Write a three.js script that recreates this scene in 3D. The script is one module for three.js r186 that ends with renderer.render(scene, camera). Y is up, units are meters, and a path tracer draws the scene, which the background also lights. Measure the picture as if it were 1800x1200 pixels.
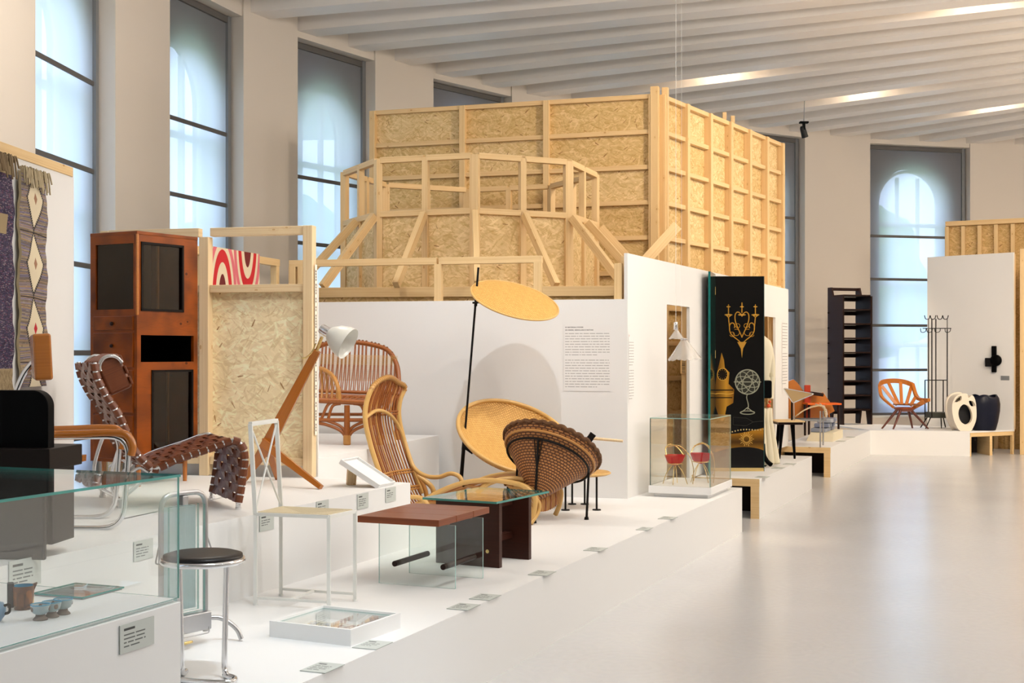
import * as THREE from 'three';
import { mergeGeometries } from 'three/addons/utils/BufferGeometryUtils.js';
import { RoundedBoxGeometry } from 'three/addons/geometries/RoundedBoxGeometry.js';

// ───────── camera, sky, light, exposure ─────────
const F = 2300, CX = 900, CY = 620, EYE = 1.6;                     // focal length and horizon row of the 1800×1200 frame, eye height
const scene = new THREE.Scene();
const camera = new THREE.PerspectiveCamera(2 * Math.atan(600 / F) * 180 / Math.PI, 1.5, 0.1, 300);
camera.position.set(0, EYE, 0);
camera.setViewOffset(1800, 1200, 0, 600 - CY, 1800, 1200);
const renderer = new THREE.WebGLRenderer({ antialias: true });
renderer.toneMapping = THREE.LinearToneMapping;
renderer.toneMappingExposure = 0.98;
renderer.shadowMap.enabled = true;
const SKY = 3.6;                                                   // brightness of the overcast sky
{
  const w = 64, h = 32, data = new Float32Array(w * h * 4);
  for (let y = 0; y < h; y++) for (let x = 0; x < w; x++) {
    const e = (y + 0.5) / h * 2 - 1, k = Math.max(0, e), i = (y * w + x) * 4;        // row 0 is straight down
    const c = e < 0 ? [0.36, 0.40, 0.42] : [0.78 - 0.26 * k, 0.96 - 0.14 * k, 1.28 + 0.04 * k];
    for (let j = 0; j < 3; j++) data[i + j] = c[j] * SKY;
    data[i + 3] = 1;
  }
  const sky = new THREE.DataTexture(data, w, h, THREE.RGBAFormat, THREE.FloatType);
  sky.mapping = THREE.EquirectangularReflectionMapping; sky.magFilter = THREE.LinearFilter; sky.needsUpdate = true;
  scene.background = sky;
}
const WARM = [1, 0.80, 0.58], NEUTRAL = [1, 0.93, 0.84], COOL = [0.86, 0.94, 1];
// track spotlights out of view, placed to light the exhibits and partitions: [x, y, depth, aim x, aim y, aim depth, candela, cone angle, colour]
const UNSEEN_SPOTS = [
  [0.4, 5.35, 3.6, -1.2, 0.4, 5.0, 26, 0.50, COOL], [1.6, 5.35, 5.0, -1.2, 0.9, 7.0, 20, 0.5, NEUTRAL],
  [1.2, 5.35, 6.4, -1.6, 1.2, 8.4, 36, 0.45, NEUTRAL], [2.2, 5.35, 7.6, -0.1, 0.6, 9.6, 32, 0.5, NEUTRAL],
  [3.0, 5.35, 8.4, 0.6, 1.3, 11.2, 30, 0.42, NEUTRAL], [0.2, 5.35, 7.4, -0.4, 1.3, 11.0, 34, 0.36, COOL], [3.2, 5.35, 8.6, 1.45, 0.5, 11.1, 18, 0.10, WARM], [-0.3, 5.35, 4.4, -1.9, 1.5, 8.3, 34, 0.26, NEUTRAL], [3.6, 5.35, 9.4, 1.5, 1.0, 11.6, 14, 0.42, WARM],
  [4.6, 5.35, 10.6, 2.5, 1.2, 13.8, 24, 0.42, WARM], [3.4, 5.35, 10.8, 0.5, 3.6, 14.6, 45, 0.55, WARM],
  [5.6, 5.35, 12.2, 4.6, 0.6, 18.2, 70, 0.42, WARM], [4.2, 5.35, 9.0, 2.35, 0.0, 11.25, 40, 0.10, WARM], [-0.2, 5.35, 3.8, -0.75, 0.4, 5.3, 40, 0.20, COOL],
  [6.2, 5.35, 12.6, 6.4, 1.0, 21.0, 75, 0.40, WARM],
  [5.4, 5.35, 12.4, 2.8, 3.6, 16.4, 70, 0.50, WARM], [6.4, 5.35, 11.4, 8.4, 1.8, 21.4, 60, 0.42, WARM],
];
// added globe lamps out of view, fill light for the hall: [x, y, depth, candela], cooler near the daylight end
const FILL_GLOBES = [[1.5, 4.6, 2.5, 20], [5.5, 4.6, 2.5, 26], [2.0, 4.7, 7.0, 22], [5.2, 4.7, 6.5, 34], [9.0, 4.7, 6.5, 34], [4.0, 4.8, 10.6, 40], [7.6, 4.7, 11.2, 46], [10.8, 4.7, 11.2, 40], [9.2, 4.6, 15.6, 60], [11.2, 4.6, 19.4, 60], [-1.8, 4.7, 9.6, 30]];

// ───────── helpers ─────────
let seed = 7;
const rnd = () => { seed = (seed * 1664525 + 1013904223) >>> 0; return seed / 4294967296; };
const rr = (a, b) => a + (b - a) * rnd();
const V = (x, y, d) => new THREE.Vector3(x, y, -d);                 // d is the distance in front of the camera plane
const at = (px, py, d) => V((px - CX) * d / F, EYE - (py - CY) * d / F, d);          // surveyed point at a known distance
const on = (px, py, y) => at(px, py, (EYE - y) * F / (py - CY));                     // surveyed point on a level surface
const TH = 22.2 * Math.PI / 180, SU = Math.sin(TH), CU = Math.cos(TH);
const UV = (v, u, y) => V(v * CU + u * SU, y, -v * SU + u * CU);     // along (u) and across (v) the platforms
const used = {};
function numbered(n) { const k = used[n] = (used[n] ?? -1) + 1; return k ? n + '_' + String(k).padStart(3, '0') : n; }
function tag(o, label, category, group) { o.userData.label = label; if (category) o.userData.category = category; if (group) o.userData.group = group; return o; }
function thing(name, label, category, p, rot = 0, group) {
  const o = new THREE.Group(); o.name = numbered(name); o.position.copy(p); o.rotation.y = rot; scene.add(o); o.updateMatrixWorld(true);
  return tag(o, label, category, group);
}
const plain = (g) => { const h = g.index ? g.toNonIndexed() : g; for (const k of Object.keys(h.attributes)) if (!['position', 'normal', 'uv'].includes(k)) h.deleteAttribute(k); return h; };
const merge = (gs) => (Array.isArray(gs) ? (gs.length === 1 ? gs[0] : mergeGeometries(gs.map(plain))) : gs);
function part(parent, name, gs, mat) {
  const m = new THREE.Mesh(merge(gs), mat); m.name = name; m.castShadow = m.receiveShadow = true; parent.add(m); return m;
}
function partW(parent, name, gs, mat) {                             // the same from geometry given in the world's axes
  const g = merge(gs).clone(), o = parent.isMesh ? parent : parent; o.updateWorldMatrix(true, false);
  g.applyMatrix4(o.matrixWorld.clone().invert()); return part(parent, name, g, mat);
}
function struct(name, gs, mat) { const m = part(scene, numbered(name), gs, mat); m.userData.kind = 'structure'; return m; }
function structGroup(name) { const o = new THREE.Group(); o.name = numbered(name); o.userData.kind = 'structure'; scene.add(o); return o; }
function tri(g, ox = 0, oy = 0) {                                   // texture coordinates in metres from the dominant face direction
  g = g.index ? g.toNonIndexed() : g;
  const p = g.attributes.position, n = g.attributes.normal, uv = new Float32Array(p.count * 2);
  for (let i = 0; i < p.count; i++) {
    const a = Math.abs(n.getX(i)), b = Math.abs(n.getY(i)), c = Math.abs(n.getZ(i));
    const [u, v] = a > b && a > c ? [p.getZ(i), p.getY(i)] : b > c ? [p.getX(i), p.getZ(i)] : [p.getX(i), p.getY(i)];
    uv[i * 2] = u + ox; uv[i * 2 + 1] = v + oy;
  }
  g.setAttribute('uv', new THREE.BufferAttribute(uv, 2)); return g;
}
const box = (w, h, d, x = 0, y = 0, z = 0) => tri(new THREE.BoxGeometry(w, h, d), rr(0, 3), rr(0, 3)).translate(x, y, z);
const rbox = (w, h, d, r, x = 0, y = 0, z = 0, s = 2) => tri(new RoundedBoxGeometry(w, h, d, s, r), rr(0, 3), rr(0, 3)).translate(x, y, z);
function frameOf(p, q, side) {                                      // x axis from p to q
  const x = q.clone().sub(p).normalize();
  let z = side ? side.clone() : new THREE.Vector3(0, 1, 0).cross(x).negate();
  if (z.lengthSq() < 1e-6) z = new THREE.Vector3(0, 0, 1);
  z.addScaledVector(x, -z.dot(x)).normalize();
  return new THREE.Matrix4().makeBasis(x, z.clone().cross(x), z).setPosition(p.clone().add(q).multiplyScalar(0.5));
}
const beam = (p, q, h, w, side) => tri(new RoundedBoxGeometry(p.distanceTo(q), h, w, 1, Math.min(h, w) * 0.06), rr(0, 3), rr(0, 3)).applyMatrix4(frameOf(p, q, side));
const slat = (p, q, h, w, side) => box(p.distanceTo(q), h, w).applyMatrix4(frameOf(p, q, side));
function rod(p, q, r0, r1 = r0, seg = 10) {
  const g = new THREE.CylinderGeometry(r1, r0, p.distanceTo(q), seg), y = q.clone().sub(p).normalize();
  return g.applyQuaternion(new THREE.Quaternion().setFromUnitVectors(new THREE.Vector3(0, 1, 0), y)).translate(...p.clone().add(q).multiplyScalar(0.5).toArray());
}
const v3 = (a) => (a.isVector3 ? a : new THREE.Vector3(...a));
const tube = (pts, r, n = 40, seg = 8, closed = false) => new THREE.TubeGeometry(new THREE.CatmullRomCurve3(pts.map(v3), closed, 'centripetal'), n, r, seg, closed);
function bent(pts, r, fillet, seg = 8, closed = false) {            // straight tube with rounded corners
  pts = pts.map(v3); const out = [], n = pts.length;
  for (let i = 0; i < n; i++) {
    const p = pts[i], a = pts[(i - 1 + n) % n], b = pts[(i + 1) % n];
    if (!closed && (i === 0 || i === n - 1)) { out.push(p); continue; }
    const fa = Math.min(fillet, p.distanceTo(a) * 0.48), fb = Math.min(fillet, p.distanceTo(b) * 0.48);
    const s = p.clone().lerp(a, fa / p.distanceTo(a)), e = p.clone().lerp(b, fb / p.distanceTo(b));
    for (let k = 0; k <= 5; k++) { const t = k / 5; out.push(s.clone().multiplyScalar((1 - t) ** 2).addScaledVector(p, 2 * t * (1 - t)).addScaledVector(e, t * t)); }
  }
  const path = new THREE.CurvePath();
  for (let i = 0; i < out.length - (closed ? 0 : 1); i++) path.add(new THREE.LineCurve3(out[i], out[(i + 1) % out.length]));
  const c = new THREE.Curve(); let L = [0]; for (const k of path.curves) L.push(L.at(-1) + k.getLength());
  c.getPoint = (t, o = new THREE.Vector3()) => { const s = Math.min(t, 1) * L.at(-1); let i = 0; while (i < path.curves.length - 1 && L[i + 1] < s) i++; return o.copy(path.curves[i].getPoint(Math.min(1, (s - L[i]) / Math.max(1e-6, L[i + 1] - L[i])))); };
  return new THREE.TubeGeometry(c, out.length * 4, r, seg, closed);
}
const lathe = (pts, seg = 32) => new THREE.LatheGeometry(pts.map(([x, y]) => new THREE.Vector2(x, y)), seg);
function ext(pts, depth, bevel = 0, holes = []) {                   // outline in x, y; thickness along z, centred
  const s = new THREE.Shape(pts.map(([x, y]) => new THREE.Vector2(x, y)));
  for (const h of holes) s.holes.push(h instanceof THREE.Path ? h : new THREE.Path(h.map(([x, y]) => new THREE.Vector2(x, y))));
  return tri(new THREE.ExtrudeGeometry(s, { depth, bevelEnabled: bevel > 0, bevelSize: bevel, bevelThickness: bevel, bevelSegments: 2, curveSegments: 16 }).translate(0, 0, -depth / 2));
}
function prism(pts, y0, y1) {                                       // plan outline in [x, depth], risen from y0 to y1
  const s = new THREE.Shape(pts.map(([x, d]) => new THREE.Vector2(x, d)));
  const g = new THREE.ExtrudeGeometry(s, { depth: y1 - y0, bevelEnabled: false }).rotateX(-Math.PI / 2).translate(0, y0, 0);
  return tri(g);
}
const between = (o, gs) => { for (const g of [].concat(gs)) g.applyMatrix4(o); return gs; };

// ───────── textures and materials ─────────
function canvasTex(w, h, draw, repeat = [1, 1], srgb = true) {
  const c = document.createElement('canvas'); c.width = w; c.height = h; draw(c.getContext('2d'), w, h);
  const t = new THREE.CanvasTexture(c); t.wrapS = t.wrapT = THREE.RepeatWrapping; t.repeat.set(...repeat); if (srgb) t.colorSpace = THREE.SRGBColorSpace; t.magFilter = THREE.LinearFilter; return t;
}
const rgb = (r, g, b, a = 1) => `rgba(${r | 0},${g | 0},${b | 0},${a})`;
function osbTex(base, s) {
  seed = s;
  return canvasTex(1024, 1024, (c, w, h) => {
    c.fillStyle = rgb(...base); c.fillRect(0, 0, w, h);
    const flake = (x, y, a, l, k, col) => { c.save(); c.translate(x, y); c.rotate(a); c.fillStyle = col; c.beginPath(); c.moveTo(-l, -k * 0.6); c.lineTo(-l * 0.3, -k); c.lineTo(l, -k * 0.5); c.lineTo(l * 0.9, k * 0.6); c.lineTo(-l * 0.6, k); c.closePath(); c.fill(); c.restore(); };
    const wrap = (x, y, ...a) => { for (const i of [-1, 0, 1]) for (const j of [-1, 0, 1]) if (x + i * w > -120 && x + i * w < w + 120 && y + j * h > -120 && y + j * h < h + 120) flake(x + i * w, y + j * h, ...a); };
    for (let i = 0; i < 2600; i++) { const t = rr(-1, 1); wrap(rnd() * w, rnd() * h, rr(-0.9, 0.9) + (rnd() < 0.25 ? 1.4 : 0), rr(14, 60), rr(3, 11), rgb(base[0] + t * 24, base[1] + t * 28, base[2] + t * 34, 0.65)); }
    for (let i = 0; i < 420; i++) wrap(rnd() * w, rnd() * h, rr(-1.2, 1.2), rr(10, 34), rr(1, 4), rgb(base[0] - 36, base[1] - 48, base[2] - 58, rr(0.25, 0.6)));
    for (let i = 0; i < 34; i++) wrap(rnd() * w, rnd() * h, rr(-1.4, 1.4), rr(10, 24), rr(2, 5), rgb(136, 90, 44, rr(0.5, 0.85)));
    for (let i = 0; i < 380; i++) wrap(rnd() * w, rnd() * h, rr(-1, 1), rr(8, 26), rr(1, 4), rgb(base[0] + 22, base[1] + 24, base[2] + 26, 0.5));
  }, [1 / 1.3, 1 / 1.3]);
}
function woodTex(base, dark, s, o = {}) {                           // grain runs along u
  seed = s; const { lines = 260, knots = 6, wave = 5, alpha = 0.22, size = [1024, 512], rep = [0.7, 2.2], blot = 0 } = o;
  return canvasTex(...size, (c, w, h) => {
    c.fillStyle = rgb(...base); c.fillRect(0, 0, w, h);
    for (let i = 0; i < blot; i++) { const x = rnd() * w, y = rnd() * h, r = rr(20, 130); for (const [i2, j2] of [[0, 0], [w, 0], [-w, 0], [0, h], [0, -h]]) { const g = c.createRadialGradient(x + i2, y + j2, 0, x + i2, y + j2, r); const t = rnd() < 0.5 ? dark : base.map((k) => k * 1.25); g.addColorStop(0, rgb(...t, 0.35)); g.addColorStop(1, rgb(...t, 0)); c.fillStyle = g; c.fillRect(x + i2 - r, y + j2 - r, 2 * r, 2 * r); } }
    for (let i = 0; i < lines; i++) {
      const y = rnd() * h, a = rr(0.3, 1) * wave, ph = rnd() * 6.28, k = 1 + Math.floor(rnd() * 2), t = rnd();
      c.strokeStyle = rgb(...dark.map((d, j) => d * t + base[j] * (1 - t)), alpha); c.lineWidth = rr(0.6, 3);
      c.beginPath(); for (let x = 0; x <= w; x += 16) c.lineTo(x, y + a * Math.sin(x / w * 6.283 * k + ph)); c.stroke();
    }
    for (let i = 0; i < knots; i++) { const x = rnd() * w, y = rnd() * h, r = rr(4, 9); c.fillStyle = rgb(...dark, 0.75); c.beginPath(); c.ellipse(x, y, r * 1.3, r, 0, 0, 7); c.fill(); c.strokeStyle = rgb(...dark, 0.35); for (let q = 1.6; q < 3; q += 0.5) { c.lineWidth = 1.2; c.beginPath(); c.ellipse(x, y, r * q * 1.6, r * q, 0, 0, 7); c.stroke(); } }
  }, rep);
}
const std = (o) => new THREE.MeshStandardMaterial(o), phy = (o) => new THREE.MeshPhysicalMaterial(o);
const M = {};
const noiseTex = (() => { seed = 11; return canvasTex(512, 512, (c, w, h) => { const d = c.createImageData(w, h); for (let i = 0; i < w * h; i++) { const v = 128 + (rnd() + rnd() - 1) * 50; d.data[i * 4] = d.data[i * 4 + 1] = d.data[i * 4 + 2] = v; d.data[i * 4 + 3] = 255; } c.putImageData(d, 0, 0); }, [1.2, 1.2], false); })();
const floorTex = (() => { seed = 23; return canvasTex(1024, 1024, (c, w, h) => {
  c.fillStyle = rgb(209, 210, 212); c.fillRect(0, 0, w, h);
  for (let i = 0; i < 500; i++) { const x = rnd() * w, y = rnd() * h, r = rr(20, 140), t = rr(-1, 1), q = 208 + t * 12; for (const a of [0, w, -w]) for (const b of [0, h, -h]) { if (x + a + r < 0 || x + a - r > w || y + b + r < 0 || y + b - r > h) continue; const g = c.createRadialGradient(x + a, y + b, 0, x + a, y + b, r); g.addColorStop(0, rgb(q, q, q + 1, 0.14)); g.addColorStop(1, rgb(q, q - 1, q - 3, 0)); c.fillStyle = g; c.fillRect(x + a - r, y + b - r, 2 * r, 2 * r); } }
  for (let i = 0; i < 140; i++) { c.strokeStyle = rgb(190, 190, 188, 0.18); c.lineWidth = rr(0.5, 1.5); c.beginPath(); const x = rnd() * w, y = rnd() * h; c.moveTo(x, y); c.lineTo(x + rr(-60, 60), y + rr(-14, 14)); c.stroke(); }
}, [0.22, 0.22]); })();
M.white = std({ color: new THREE.Color().setRGB(0.80, 0.79, 0.775), roughness: 0.62, bumpMap: noiseTex, bumpScale: 0.0006 });
M.plinth = std({ color: new THREE.Color().setRGB(0.83, 0.83, 0.825), roughness: 0.5 });
M.wall = std({ color: new THREE.Color().setRGB(0.75, 0.68, 0.60), roughness: 0.8, bumpMap: noiseTex, bumpScale: 0.001 });
M.ceil = std({ color: new THREE.Color().setRGB(0.87, 0.81, 0.745), roughness: 0.45 });
M.floor = phy({ map: floorTex, roughness: 0.26, specularIntensity: 1.0, clearcoat: 0.3, clearcoatRoughness: 0.22 });
M.osb = std({ map: osbTex([222, 192, 138], 3), roughness: 0.75 });
M.osb2 = std({ map: osbTex([213, 180, 122], 5), roughness: 0.75 });
M.osbPale = std({ map: osbTex([246, 228, 186], 9), roughness: 0.75 });
M.pine = std({ map: woodTex([230, 198, 146], [186, 136, 78], 21), roughness: 0.6 });
M.pinePale = std({ map: woodTex([234, 210, 168], [196, 152, 100], 22), roughness: 0.6 });
M.burl = phy({ map: woodTex([134, 64, 10], [56, 22, 3], 31, { lines: 60, knots: 10, wave: 40, blot: 160, alpha: 0.12, rep: [0.9, 1.8] }), roughness: 0.3, specularIntensity: 0.5, clearcoat: 0.12, clearcoatRoughness: 0.15 });
M.walnut = phy({ map: woodTex([134, 68, 34], [80, 34, 16], 33, { knots: 0, alpha: 0.2 }), roughness: 0.3, specularIntensity: 0.6 });
M.wenge = phy({ map: woodTex([62, 30, 20], [28, 12, 8], 35, { knots: 0 }), roughness: 0.36, specularIntensity: 0.5 });
M.ebony = phy({ map: woodTex([38, 20, 15], [16, 8, 6], 36, { knots: 0 }), roughness: 0.45, specularIntensity: 0.35 });
M.honey = phy({ map: woodTex([182, 108, 36], [128, 64, 16], 37, { knots: 0, alpha: 0.18 }), roughness: 0.25, clearcoat: 0.5, clearcoatRoughness: 0.15 });
M.orange = phy({ map: woodTex([196, 116, 36], [150, 78, 20], 38, { knots: 0, alpha: 0.15 }), roughness: 0.3, clearcoat: 0.3 });
M.rattan = phy({ map: woodTex([198, 142, 74], [138, 82, 34], 41, { knots: 0, rep: [4, 1] }), roughness: 0.35 });
M.rattanPale = phy({ map: woodTex([216, 174, 104], [166, 112, 52], 42, { knots: 0, rep: [3, 1] }), roughness: 0.32 });
M.rattanDark = phy({ map: woodTex([156, 88, 34], [98, 46, 14], 43, { knots: 0, rep: [4, 1] }), roughness: 0.32 });
M.binding = std({ color: '#7a4a22', roughness: 0.5 });
M.chrome = std({ color: new THREE.Color().setRGB(0.72, 0.73, 0.75), metalness: 1, roughness: 0.16 });
M.steel = std({ color: new THREE.Color().setRGB(0.50, 0.50, 0.51), metalness: 1, roughness: 0.34 });
M.blackMetal = phy({ color: '#120d0b', roughness: 0.5, specularIntensity: 0.4 });
M.black = phy({ color: '#040405', roughness: 0.55, specularIntensity: 0.12 });
M.blackGloss = phy({ color: '#020203', roughness: 0.12, specularIntensity: 0.2 });
M.darkBrown = phy({ color: '#120a07', roughness: 0.45, specularIntensity: 0.3 });
M.hollow = std({ color: '#1c0d08', roughness: 0.9 });  // near-black brown putting the shade of the platform hollows into the colour
M.grey = std({ color: '#8b8d8f', roughness: 0.5, metalness: 0.3 });
M.brass = std({ color: new THREE.Color().setRGB(0.80, 0.60, 0.25), metalness: 1, roughness: 0.22 });
M.red = phy({ color: '#d8101c', roughness: 0.12, transmission: 0.35, thickness: 0, specularIntensity: 1 });
M.glass = phy({ color: new THREE.Color().setRGB(0.985, 0.995, 0.99), roughness: 0.0, transmission: 1, thickness: 0, ior: 1.5, side: THREE.DoubleSide });
M.glassTeal = phy({ color: new THREE.Color().setRGB(0.925, 0.965, 0.96), roughness: 0.0, transmission: 1, thickness: 0, ior: 1.5, side: THREE.DoubleSide });
M.glassEdge = phy({ color: new THREE.Color().setRGB(0.10, 0.42, 0.38), roughness: 0.15, transmission: 0.35, thickness: 0 });
M.glassEdgePale = phy({ color: new THREE.Color().setRGB(0.42, 0.66, 0.62), roughness: 0.15, transmission: 0.4, thickness: 0 });
M.milk = phy({ color: new THREE.Color().setRGB(0.86, 0.86, 0.82), roughness: 0.3, transmission: 0.4, thickness: 0, side: THREE.DoubleSide });
M.blind = phy({ color: new THREE.Color().setRGB(0.84, 0.86, 0.93), roughness: 0.93, transmission: 0.82, thickness: 0, specularIntensity: 0.1, side: THREE.DoubleSide });
M.bar = std({ color: '#5d5a58', roughness: 0.5 });
M.leather = phy({ map: woodTex([118, 62, 32], [70, 32, 14], 51, { knots: 0, lines: 120 }), roughness: 0.38 });
M.seatBlack = phy({ color: '#120d0b', roughness: 0.4, specularIntensity: 0.6 });
M.whiteMetal = std({ color: new THREE.Color().setRGB(0.82, 0.82, 0.78), roughness: 0.4 });
M.cord = std({ map: woodTex([214, 200, 168], [158, 140, 104], 53, { knots: 0, lines: 400, wave: 1, rep: [4, 12] }), roughness: 0.8 });
M.cream = std({ color: '#e6dcc0', roughness: 0.6 });
M.navy = phy({ color: '#0b1024', roughness: 0.35, specularIntensity: 0.5 });
M.ceramicWhite = phy({ color: '#ece2d0', roughness: 0.4 });
M.foliage = std({ color: '#86ab5c', roughness: 0.9 });
M.bark = std({ color: '#5a4634', roughness: 0.9 });
M.lawn = std({ color: '#93a878', roughness: 1 });
M.stoneOut = std({ color: '#453a30', roughness: 0.9 });
function weaveTex(a, b, s, n = 16, gap = 0.52) {
  seed = s; return canvasTex(512, 512, (c, w, h) => {
    c.fillStyle = rgb(...b); c.fillRect(0, 0, w, h); const q = w / n;
    for (let j = 0; j < n * 2; j++) for (let i = 0; i < n; i++) {
      const x = (i + (j % 2) * 0.5) * q, y = j * q / 2, t = rr(-1, 1);
      for (const xx of [x, x - w]) { const g = c.createLinearGradient(0, y, 0, y + q / 2); g.addColorStop(0, rgb(...b)); g.addColorStop(0.5, rgb(a[0] + t * 14, a[1] + t * 14, a[2] + t * 12)); g.addColorStop(1, rgb(...b)); c.fillStyle = g; c.beginPath(); c.ellipse(xx + q / 2, y + q / 4, q * gap, q * 0.22, 0, 0, 7); c.fill(); }
    }
  }, [5, 5]);
}
const weaveY = weaveTex([238, 196, 114], [182, 128, 56], 61, 8, 0.42), weaveB = weaveTex([218, 152, 84], [92, 50, 20], 62, 8, 0.40);
M.wicker = std({ map: weaveY, bumpMap: weaveY, bumpScale: 0.003, roughness: 0.6, side: THREE.DoubleSide });
M.wickerDark = std({ map: weaveB, bumpMap: weaveB, bumpScale: 0.005, roughness: 0.55, side: THREE.DoubleSide });
const printed = (t, o = {}) => std({ map: t, roughness: 0.7, ...o });
function pane(w, h, t, edge = M.glassEdge, glass = M.glass) {       // glass sheet standing in x, y with coloured cut edges
  const m = new THREE.Mesh(new THREE.BoxGeometry(w, h, t), [edge, edge, edge, edge, glass, glass]); m.castShadow = m.receiveShadow = true; m.name = 'glass_pane'; return m;
}
function addPane(parent, w, h, t, x, y, z, ry = 0, rx = 0, edge, glass) { const m = pane(w, h, t, edge, glass); m.position.set(x, y, z); m.rotation.set(rx, ry, 0); parent.add(m); return m; }

// ───────── the hall: curved window wall, ribbed ceiling, glossy floor ─────────
const WIN = [                                                       // window openings: [x, d] of both jambs, heights of the blind's bars
  { L: [-3.97, -5.0], R: [-3.97, -3.2] }, { L: [-3.97, -1.8], R: [-3.97, 0.0] }, { L: [-3.97, 1.4], R: [-3.97, 3.2] },  // out of view, left without blinds for cool daylight on the near platforms
  { L: [-3.97, 4.6], R: [-3.97, 6.4], bars: [4.2, 3.35, 2.43, 1.6, 0.8] }, { L: [-3.97, 7.7], R: [-3.97, 9.5], bars: [4.2, 3.35, 2.43, 1.6, 0.8] },
  { L: [-3.97, 10.9], R: [-3.85, 12.7], bars: [4.2, 3.35, 2.43, 1.6, 0.8] }, { L: [-3.66, 14.0], R: [-3.19, 15.55], bars: [4.19, 3.35, 2.43, 1.6, 0.8] },
  { L: [-2.71, 16.55], R: [-1.87, 17.9], bars: [3.87, 3.02, 2.13, 1.27, 0.42] }, { L: [-1.143, 19.05], R: [0, 20.4], bars: [3.87, 3.02, 2.13, 1.27, 0.42] },
  { L: [1.05, 21.35], R: [2.5, 22.4], bars: [4.1, 3.28, 2.39, 1.55, 0.7] }, { L: [3.75, 23.2], R: [5.44, 24.3], bars: [4.11, 3.28, 2.39, 1.55, 0.7] },
  { L: [6.83, 24.95], R: [8.93, 25.5], bars: [3.85, 3.02, 2.13, 1.27, 0.42] },
];
const H_WIN = 5.6, H_RIB = 5.68, H_SLAB = 6.05;
struct('floor', prism([[-4.6, -7.2], [14.2, -7.2], [14.2, 28], [-4.6, 28]], -0.25, 0), M.floor);
const nrm = (a, b) => { const x = b[0] - a[0], d = b[1] - a[1], l = Math.hypot(x, d); return [-d / l, x / l]; };   // outward from the hall
const off = (p, n, k) => [p[0] + n[0] * k, p[1] + n[1] * k];
const wallOuter = structGroup('wall_outer');
{
  const ends = [[-3.97, -7.0], ...WIN.flatMap((w) => [w.L, w.R]), [13.6, 26.2]];
  for (let i = 0; i < ends.length; i += 2) {                        // piers between the windows
    const a = ends[i], b = ends[i + 1], n = nrm(a, b);
    part(wallOuter, 'pier', prism([a, b, off(b, n, 0.36), off(a, n, 0.36)], 0, H_SLAB), M.wall);
  }
  WIN.forEach((w, i) => {
    const n = nrm(w.L, w.R), A = off(w.L, n, 0.02), B = off(w.R, n, 0.02);
    part(wallOuter, 'lintel', prism([A, B, off(B, n, 0.34), off(A, n, 0.34)], H_WIN, H_SLAB), M.wall);
    part(wallOuter, 'parapet', prism([A, B, off(B, n, 0.34), off(A, n, 0.34)], 0, 0.36), M.wall);
    // outer leaf with an arched opening
    const mid = [(w.L[0] + w.R[0]) / 2, (w.L[1] + w.R[1]) / 2], wide = Math.hypot(w.R[0] - w.L[0], w.R[1] - w.L[1]);
    const c = off(mid, n, 0.48), face = Math.atan2(w.R[1] - w.L[1], w.R[0] - w.L[0]);
    const hw = (wide + 2.4) / 2, r = Math.min(0.68, wide * 0.4), arch = new THREE.Path();
    arch.moveTo(-r, 0.55); arch.lineTo(-r, 4.52); arch.absarc(0, 4.52, r, Math.PI, 0, true); arch.lineTo(r, 0.55); arch.closePath();
    const g = ext([[-hw, 0], [hw, 0], [hw, H_SLAB], [-hw, H_SLAB]], 0.22, 0, [arch]);
    const m = part(wallOuter, 'outer_leaf', g, M.stoneOut); m.position.copy(V(c[0], 0, c[1])); m.rotation.y = face;
    // the window in its opening
    const o = structGroup('window_' + (i + 1)); o.position.copy(V(mid[0], 0, mid[1])); o.rotation.y = face;
    const zo = -0.48;                                              // local −z is outwards
    const fr = [rod(new THREE.Vector3(-r + 0.03, 0.58, zo), new THREE.Vector3(-r + 0.03, 4.5, zo), 0.03), rod(new THREE.Vector3(r - 0.03, 0.58, zo), new THREE.Vector3(r - 0.03, 4.5, zo), 0.03), box(2 * r, 0.06, 0.06, 0, 0.58, zo)];
    const pts = []; for (let k = 0; k <= 16; k++) pts.push(new THREE.Vector3(Math.cos(k / 16 * Math.PI) * (r - 0.03), 4.5 + Math.sin(k / 16 * Math.PI) * (r - 0.03), zo));
    fr.push(tube(pts, 0.03, 24, 6)); part(o, 'window_frame', fr, M.whiteMetal);
    for (const s of [-1, 1]) part(o, 'mullion', box(0.055, 4.45, 0.06, s * r / 3, 2.8, zo), M.whiteMetal);
    for (const y of [1.75, 2.95, 4.1]) part(o, 'transom', box(2 * r, 0.07, 0.06, 0, y, zo), M.whiteMetal);
    for (const s of [-1, 1]) part(o, 'side_guide', box(0.07, H_WIN - 0.36, 0.05, s * (wide / 2 - 0.035), (H_WIN + 0.36) / 2, -0.19), M.grey);
    part(o, 'window_sill', rbox(wide, 0.04, 0.34, 0.01, 0, 0.38, -0.19), M.whiteMetal);
    if (!w.bars) return;
    const bl = new THREE.PlaneGeometry(wide - 0.1, H_WIN - 0.4); const b = part(o, 'roller_blind', bl, M.blind); b.position.set(0, (H_WIN + 0.4) / 2, -0.20);
    for (const y of w.bars) part(o, 'blind_bar', rbox(wide - 0.08, 0.05, 0.02, 0.008, 0, y, -0.195), M.bar);
    part(o, 'blind_cassette', rbox(wide - 0.02, 0.08, 0.1, 0.01, 0, H_WIN - 0.045, -0.22), M.bar);
  });
}
struct('wall_right', prism([[13.5, -7.2], [13.9, -7.2], [13.9, 26.6], [13.5, 26.6]], 0, H_SLAB), M.wall);
struct('wall_back', prism([[-4.5, -7.3], [13.9, -7.3], [13.9, -6.9], [-4.5, -6.9]], 0, H_SLAB), M.wall);
const RIBS = [];
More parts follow.
